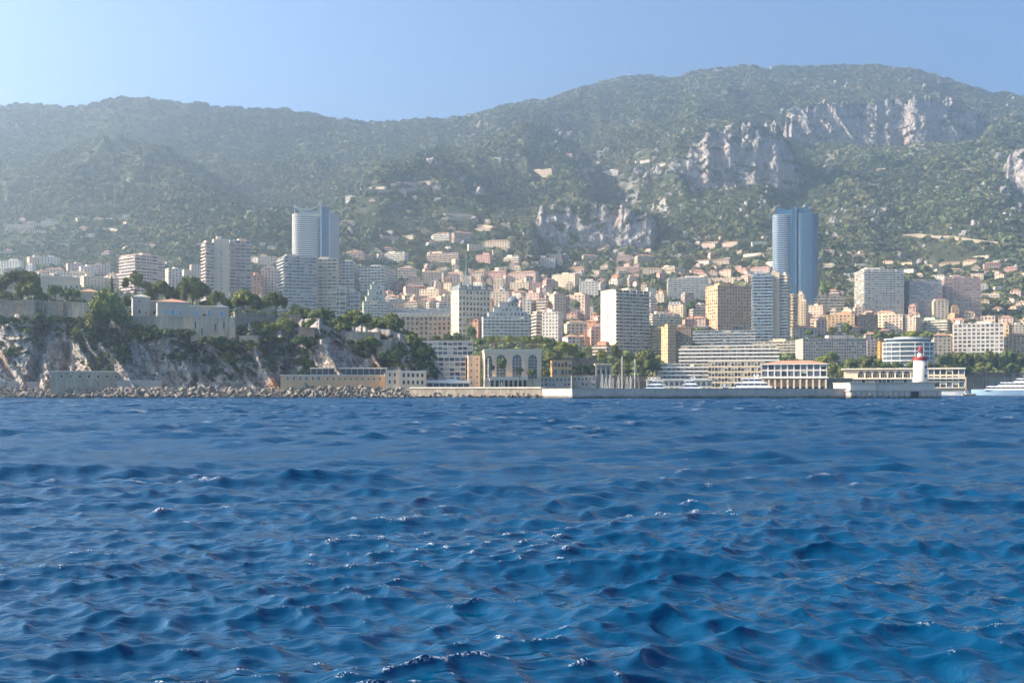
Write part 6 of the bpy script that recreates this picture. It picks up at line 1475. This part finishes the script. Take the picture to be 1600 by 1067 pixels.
# town and harbour trees: (px, top, crown base, half width, foot, distance, kind)
tt = [(771, 522, 535, 12, 541, 662, 'clip'), (796, 522, 535, 12, 541, 664, 'clip'), (820, 523, 536, 12, 541, 662, 'clip'), (841, 523, 536, 10, 541, 668, 'clip'), (750, 530, 540, 10, 545, 690, 'round'), (858, 526, 548, 14, 552, 690, 'round'),
 (878, 533, 553, 16, 560, 700, 'lime'), (893, 536, 556, 14, 562, 705, 'lime'), (866, 548, 570, 18, 576, 690, 'round'), (905, 548, 562, 12, 568, 700, 'round'), (940, 546, 560, 10, 566, 700, 'lime'), (963, 537, 562, 14, 572, 690, 'round'), (985, 556, 576, 16, 582, 690, 'round'),
 (1010, 547, 574, 20, 588, 690, 'round'), (1002, 560, 586, 22, 594, 684, 'round'), (970, 566, 588, 20, 594, 686, 'round'), (1025, 560, 584, 12, 592, 690, 'round'), (905, 568, 588, 16, 594, 690, 'round'), (925, 570, 588, 14, 594, 692, 'round'), (850, 575, 590, 14, 598, 684, 'round'),
 (785, 560, 578, 9, 586, 632, 'round'), (768, 570, 580, 6, 586, 632, 'round'), (812, 574, 584, 8, 588, 632, 'round'), (832, 576, 588, 9, 594, 634, 'round'),
 (1300, 548, 566, 14, 574, 790, 'round'), (1284, 556, 574, 12, 582, 760, 'lime'), (1300, 568, 586, 16, 596, 740, 'round'), (1330, 560, 578, 14, 588, 770, 'round'), (1352, 556, 576, 14, 588, 780, 'round'), (1372, 560, 576, 10, 584, 780, 'lime'), (1400, 566, 578, 12, 586, 780, 'round'), (1425, 564, 578, 10, 586, 780, 'round'), (1450, 566, 580, 13, 588, 780, 'round'), (1318, 574, 590, 15, 600, 730, 'round'), (1384, 566, 580, 10, 588, 775, 'round'),
 (1480, 552, 574, 14, 590, 870, 'round'), (1500, 548, 574, 16, 590, 880, 'umbrella'), (1522, 552, 576, 14, 590, 880, 'round'), (1546, 545, 574, 20, 592, 885, 'umbrella'), (1572, 548, 574, 15, 590, 890, 'round'), (1592, 552, 576, 14, 592, 890, 'round'), (1538, 565, 582, 16, 594, 870, 'round'), (1506, 572, 588, 15, 596, 872, 'round'), (1580, 568, 584, 16, 594, 880, 'round'), (1615, 556, 580, 18, 594, 885, 'round'), (1466, 572, 588, 12, 598, 860, 'round'),
 (700, 522, 532, 10, 538, 780, 'round'), (680, 524, 533, 10, 539, 778, 'round'), (715, 520, 533, 10, 540, 775, 'round'), (735, 510, 530, 10, 540, 790, 'round'), (660, 528, 540, 10, 545, 740, 'round'),
 (1048, 375, 392, 5, 398, 1960, 'cypress'), (1036, 392, 402, 6, 408, 1850, 'round'), (1322, 505, 522, 10, 530, 960, 'round'), (1302, 510, 522, 9, 528, 960, 'round'), (1390, 520, 532, 10, 538, 950, 'round'), (1426, 516, 530, 12, 536, 950, 'lime'), (1372, 516, 530, 10, 536, 950, 'round'), (1450, 520, 532, 10, 536, 950, 'round'), (1265, 515, 524, 8, 530, 930, 'round'),
 (1120, 598, 604, 4, 608, 640, 'round'), (940, 480, 495, 10, 500, 1090, 'round'), (900, 470, 482, 9, 488, 1180, 'round'), (1080, 470, 485, 9, 492, 1100, 'round'), (1290, 440, 462, 12, 472, 1400, 'round')]
for a in tt:
    px, yt, yc, hw, yb, d, kd = a; x = (px - 800) / F * d; bz = None
    if d > 640:
        g = float(terr(x, d)); 
        if g < H0 + (YH - yb) / F * d: bz = g
    tree(px, yt, yc, hw, yb, d, kd, base_z=bz)

# ---- scattered scrub and forest: instances on points
def clump(seed, m, sub=2, flat=.75, jag=.28, cards=0):
    if cards:
        g2 = np.random.default_rng(seed); V, N = [], cards
        v = g2.normal(size=(N, 3)); v[:, 2] = np.abs(v[:, 2]) - .25; v /= np.linalg.norm(v, axis=1)[:, None]
        lob = g2.normal(size=(6, 3)); lob[:, 2] = abs(lob[:, 2]); lob /= np.linalg.norm(lob, axis=1)[:, None]
        rad = .72 + .38 * np.max(np.clip(v @ lob.T, 0, 1) ** 5, axis=1) + g2.uniform(-.14, .1, N)
        c = v * rad[:, None] * np.array([1, 1, flat])
        nr_ = v + g2.normal(size=(N, 3)) * .5; nr_ /= np.linalg.norm(nr_, axis=1)[:, None]
        t1 = np.cross(nr_, g2.normal(size=(N, 3))); t1 /= np.linalg.norm(t1, axis=1)[:, None]; t2 = np.cross(nr_, t1); sz = (2.6 / math.sqrt(N)) * g2.uniform(.7, 1.3, N)[:, None]
        Q = np.stack([c - t1 * sz - t2 * sz * .5, c + t1 * sz - t2 * sz, c + t1 * sz * .4 + t2 * sz, c - t1 * sz + t2 * sz * .7], 1).reshape(-1, 3)
        bm = bmesh.new(); bmesh.ops.create_icosphere(bm, subdivisions=1, radius=.66); me = bpy.data.meshes.new('t'); bm.to_mesh(me); bm.free()
        b = np.array([x.co[:] for x in me.vertices]) * np.array([1, 1, flat]); fs = [tuple(len(Q) + i for i in f.vertices) for f in me.polygons]
        out = bpy.data.meshes.new('clump'); out.from_pydata(np.concatenate([Q, b]).tolist(), [], np.arange(len(Q)).reshape(-1, 4).tolist() + fs); out.materials.append(m); return out
    bm = bmesh.new(); bmesh.ops.create_icosphere(bm, subdivisions=sub, radius=1); rr = random.Random(seed)
    dirs = [(Vector((rr.gauss(0, 1), rr.gauss(0, 1), abs(rr.gauss(0, 1)))).normalized(), rr.uniform(.2, .45)) for _ in range(7)]
    for v in bm.verts:
        n = v.co.normalized(); b = sum(a_ * max(0, n.dot(u_)) ** 6 for u_, a_ in dirs)
        v.co = n * (.72 + b + rr.uniform(-jag, jag) * .5); v.co.z *= flat
        if v.co.z < -.3: v.co.z = -.3
    me = bpy.data.meshes.new('clump'); bm.to_mesh(me); bm.free(); me.materials.append(m); return me
def scatter(name, pts, scl, mats, seed=0, sub=2, jag=.28, flat=.8, variants=4, cards=0):
    """pts (n,3), scl (n,) : geometry-node instances of clump meshes"""
    me = bpy.data.meshes.new(name); me.vertices.add(len(pts)); me.vertices.foreach_set('co', np.asarray(pts, np.float32).reshape(-1))
    at = me.attributes.new('scl', 'FLOAT', 'POINT'); at.data.foreach_set('value', np.asarray(scl, np.float32))
    g_ = np.random.default_rng(seed + 5); at = me.attributes.new('rz', 'FLOAT', 'POINT'); at.data.foreach_set('value', g_.uniform(0, 6.28, len(pts)).astype(np.float32))
    at = me.attributes.new('sel', 'INT', 'POINT'); at.data.foreach_set('value', g_.integers(0, variants, len(pts)).astype(np.int32))
    o = link(name, me); o['kind'] = 'stuff'
    ng = bpy.data.node_groups.new(name, 'GeometryNodeTree'); ng.interface.new_socket('Geometry', in_out='INPUT', socket_type='NodeSocketGeometry'); ng.interface.new_socket('Geometry', in_out='OUTPUT', socket_type='NodeSocketGeometry')
    N, L_ = ng.nodes, ng.links; gi = N.new('NodeGroupInput'); go = N.new('NodeGroupOutput'); mp = N.new('GeometryNodeMeshToPoints'); L_.new(gi.outputs[0], mp.inputs[0]); jn = N.new('GeometryNodeJoinGeometry')
    def attr(nm, ty='FLOAT'):
        a_ = N.new('GeometryNodeInputNamedAttribute'); a_.data_type = ty; a_.inputs[0].default_value = nm
        return [s for s in a_.outputs if s.enabled and s.name == 'Attribute'][0]
    cx = N.new('ShaderNodeCombineXYZ'); L_.new(attr('rz'), cx.inputs[2]); sc = attr('scl'); sel = attr('sel', 'INT')
    for v in range(variants):
        src = bpy.data.objects.new(name + '_leaf_clump', clump(seed * 10 + v, mats[v % len(mats)], sub, flat, jag, cards))
        oi = N.new('GeometryNodeObjectInfo'); oi.inputs['Object'].default_value = src; oi.inputs['As Instance'].default_value = True
        cp = N.new('FunctionNodeCompare'); cp.data_type = 'INT'; cp.operation = 'EQUAL'; L_.new(sel, cp.inputs[2]); cp.inputs[3].default_value = v
        ip = N.new('GeometryNodeInstanceOnPoints'); L_.new(mp.outputs[0], ip.inputs['Points']); L_.new(cp.outputs[0], ip.inputs['Selection']); L_.new(oi.outputs['Geometry'], ip.inputs['Instance']); L_.new(cx.outputs[0], ip.inputs['Rotation']); L_.new(sc, ip.inputs['Scale']); L_.new(ip.outputs[0], jn.inputs[0])
    L_.new(jn.outputs[0], go.inputs[0]); md = o.modifiers.new('scatter', 'NODES'); md.node_group = ng
    return o
g = np.random.default_rng(5)
FT = np.array(FOOT)
def clear_of_houses(x, y, pad=1.5):
    ok = np.ones(len(x), bool)
    for fx, fy, fr in FT: ok &= (x - fx) ** 2 + (y - fy) ** 2 > (fr + pad) ** 2
    return ok
def slope_ok(x, y, mx):
    z0 = terr(x, y); zx = terr(x + 6, y); zy = terr(x, y + 8); return z0, (np.abs(zx - z0) / 6 < mx) & (np.abs(zy - z0) / 8 < mx)
# mountain woods
n_ = 330000
yy = np.sqrt(g.uniform(1350 ** 2, 4050 ** 2, n_)); px = g.uniform(-420, 2020, n_); xx = (px - 800) / F * yy
dens = fbm(xx / 130, yy / 130, 3, 301) * .5 + fbm(xx / 420, yy / 420, 2, 305) * .5
z0, ok = slope_ok(xx, yy, 8.0); gul = fbm(xx / 210, yy / 330, 3, 333)
ok &= ((dens > -.30 + .5 * (gul > .18) * (yy > 1800) + g.uniform(-.16, .16, n_)) | (g.uniform(0, 1, n_) < .25)) & clear_of_houses(xx, yy)
rid = np.interp(px, RID_X, RID_D); ok &= yy < rid + 20
x_, y_, z_ = xx[ok], yy[ok], z0[ok]
s_ = g.gamma(2.6, .385, len(x_)).clip(.35, 2.6) * (2.7 + 2.4 * (y_ / 4000)) * (.75 + .5 * np.clip(dens[ok] + .4, 0, 1))
LF2 = far_leaf('scrub_leaves_olive', (.10, .11, .05), (.21, .19, .09), (.13, .135, .06)); LF3 = far_leaf('scrub_leaves_dark', (.035, .06, .028), (.07, .095, .04), (.05, .075, .034))
cl = np.concatenate(CLP); cm = fbm(cl[:, 0] / 28, cl[:, 2] / 14 + cl[:, 1] / 40, 3, 401) > .36; cl = cl[cm]; cl = cl[g.uniform(0, 1, len(cl)) < .35]
x_, y_, z_ = np.concatenate([x_, cl[:, 0]]), np.concatenate([y_, cl[:, 1]]), np.concatenate([z_, cl[:, 2]]); s_ = np.concatenate([s_, g.uniform(1.6, 4.2, len(cl))])
scatter('hillside_forest', np.stack([x_, y_, z_], -1), s_, [LEAF_FAR, LF2, LF3, LEAF_FAR], 1, 1, .5, .85, 6, 60)
# pale limestone outcrops among the scrub
n_ = 9000
px = g.uniform(-200, 1850, n_); yy = np.sqrt(g.uniform(1700 ** 2, 3950 ** 2, n_)); xx = (px - 800) / F * yy
m_ = (fbm(xx / 150, yy / 150, 3, 511) > .16 + .35 * (px < 700)) & (yy < np.interp(px, RID_X, RID_D) - 30) & clear_of_houses(xx, yy)
xx, yy = xx[m_], yy[m_]
kp = [(997, 272), (1000, 275), (1026, 270), (1030, 274), (1055, 267), (1060, 271), (1085, 262), (1290, 265), (1296, 275), (1430, 232), (1436, 240), (1080, 302), (1084, 296), (1226, 180), (1238, 178), (1560, 250)]
kx = [((a_ - 800) / F * hit(a_, b_), hit(a_, b_)) for a_, b_ in kp]
xx = np.concatenate([xx, [k[0] for k in kx]]); yy = np.concatenate([yy, [k[1] for k in kx]])
scatter('limestone_outcrops', np.stack([xx, yy, terr(xx, yy)], -1), np.concatenate([g.gamma(3, 1.0, len(xx) - len(kx)) + 2, g.uniform(9, 14, len(kx))]), [M_CLIFF], 7, 2, .7, 1.1, 4)
# green between the houses
n_ = 26000
px = g.uniform(-250, 1850, n_); yy = g.uniform(730, 1750, n_); xx = (px - 800) / F * yy; z0 = terr(xx, yy)
pyy = YH - (z0 - H0) * F / yy
ok = clear_of_houses(xx, yy, .5) & (z0 > 6)
x_, y_, z_ = xx[ok], yy[ok], z0[ok]
scatter('town_greenery', np.stack([x_, y_, z_], -1), g.gamma(6, .5, len(x_)), [LEAF_TOWN, LF2, LF3, LEAF_TOWN], 2, 2, .45, .9, 5, 220)
# shrubs and creepers on the rock
pts, sc = [], []
for cx, cy, rx, ry, k in ((20, 505, 40, 12, 70), (25, 535, 30, 22, 60), (75, 495, 38, 10, 120), (95, 512, 26, 14, 90), (135, 520, 28, 26, 190), (155, 552, 36, 34, 260), (170, 525, 30, 20, 160), (190, 545, 16, 26, 80), (215, 518, 24, 13, 150), (233, 524, 18, 10, 90), (287, 517, 16, 6, 60), (290, 548, 30, 18, 120), (270, 560, 20, 15, 50), (345, 536, 14, 10, 50), (370, 545, 30, 22, 150),
                          (400, 565, 45, 24, 210), (345, 590, 18, 8, 30), (430, 540, 25, 18, 110), (470, 545, 18, 30, 180), (478, 580, 14, 22, 100), (540, 528, 24, 10, 70), (575, 548, 26, 12, 140), (610, 545, 22, 14, 120), (640, 560, 28, 16, 190), (665, 580, 22, 18, 160), (600, 565, 22, 10, 70), (500, 522, 30, 8, 80), (655, 548, 20, 8, 80), (12, 560, 20, 20, 30), (330, 570, 30, 20, 40), (590, 528, 30, 7, 60), (320, 512, 12, 4, 0)):
    for _ in range(int(k * .38)):
        a = g.uniform(0, 6.28); r0 = math.sqrt(g.uniform(0, 1)); p = rock_pt(cx + rx * r0 * math.cos(a), cy + ry * r0 * math.sin(a)); pts.append((p.x, p.y + .3, p.z)); sc.append(g.gamma(6, .2))
for x0_, x1_, yb_, d_ in ((-20, 112, 501, 519), (112, 142, 502, 518), (200, 245, 514, 517), (243, 300, 519, 513), (298, 367, 535, 512), (374, 402, 539, 510), (466, 491, 533, 513), (540, 594, 536, 516), (592, 622, 558, 513), (367, 430, 521, 520)):
    for _ in range(int((x1_ - x0_) * .6)):
        w_ = W(g.uniform(x0_, x1_), yb_ + g.normal(0, 2.5), d_ + g.uniform(-1, 2)); pts.append(tuple(w_)); sc.append(g.gamma(6, .2))
for _ in range(1500):
    px_ = g.uniform(-320, 680); yy_ = g.uniform(534, 600); pts.append(((px_ - 800) / F * yy_, yy_, plat_z(px_, yy_))); sc.append(g.gamma(6, .3))
LD = leaf_mat('shrub_leaves_dark', (.10, .13, .04), (.03, .05, .02), .6, .3)
scatter('rock_shrubs', pts, sc, [LD, LEAF_PINE, LD, LD], 3, 2, .5, .85, 4, 260)

# ---------------------------------------------------------------- labels from neighbourhood
used = {}
def direction(dx, dy):
    a = math.degrees(math.atan2(-dy, dx)) % 360
    return ['right of', 'up and right of', 'above', 'up and left of', 'left of', 'down and left of', 'below', 'down and right of'][int(((a + 22.5) % 360) // 45)]
keys = {}
for o, px, py, desc, cat in AUTO:
    lm = min(LANDMARKS, key=lambda q: math.hypot(q[0] - px, (q[1] - py) * 1.3) + (1e6 if math.hypot(q[0] - px, q[1] - py) < 4 else 0))
    dx, dy = px - lm[0], py - lm[1]; k = (desc, direction(dx, dy), lm[2]); keys.setdefault(k, []).append((math.hypot(dx, dy), o, cat))
ORD = ['nearest', 'second nearest', 'third nearest', 'fourth nearest', 'fifth nearest', 'sixth nearest', 'seventh nearest', 'eighth nearest', 'ninth nearest', 'tenth nearest', 'eleventh nearest', 'twelfth nearest', 'thirteenth nearest', 'fourteenth nearest']
for (desc, di, lm), lst in keys.items():
    lst.sort(key=lambda q: q[0])
    for i, (_, o, cat) in enumerate(lst):
        lab = f'{desc} {di} {lm}' if len(lst) == 1 else f'{desc} {di} {lm}, {ORD[min(i, 13)]}'
        if len(lab.split()) > 16: lab = lab.replace(' with penthouse', '').replace(' with tiled roof', '')
        tag(o, lab, cat)
        if cat == 'tree': o['group'] = 'trees of the rock' if 'pine' in desc and 'clipped' not in desc else 'trees of the harbour front and town'
        else: o['group'] = 'houses and apartment blocks stepped up the hillside'
print('objects', len(bpy.data.objects), 'auto', len(AUTO), 'tris', sum(len(m.loop_triangles) or sum(len(p.vertices) - 2 for p in m.polygons) if len(m.polygons) < 50000 else 2 * len(m.polygons) for m in bpy.data.meshes))
# ---------------------------------------------------------------- haze
mb = MB(); mb.box(-4200, -60, -6.5, 4200, 5200, 1330)
hz = mb.obj('haze', None if False else bpy.data.materials.new('haze'))
m = hz.data.materials[0]; m.use_nodes = True
n, l = m.node_tree.nodes, m.node_tree.links
n.remove(n['Principled BSDF'])
v = n.new('ShaderNodeVolumePrincipled')
v.inputs['Color'].default_value = (0.70, 0.85, 1.0, 1)
v.inputs['Density'].default_value = HAZE
v.inputs['Anisotropy'].default_value = 0.74
l.new(v.outputs[0], n['Material Output'].inputs['Volume'])
hz['kind'] = 'stuff'
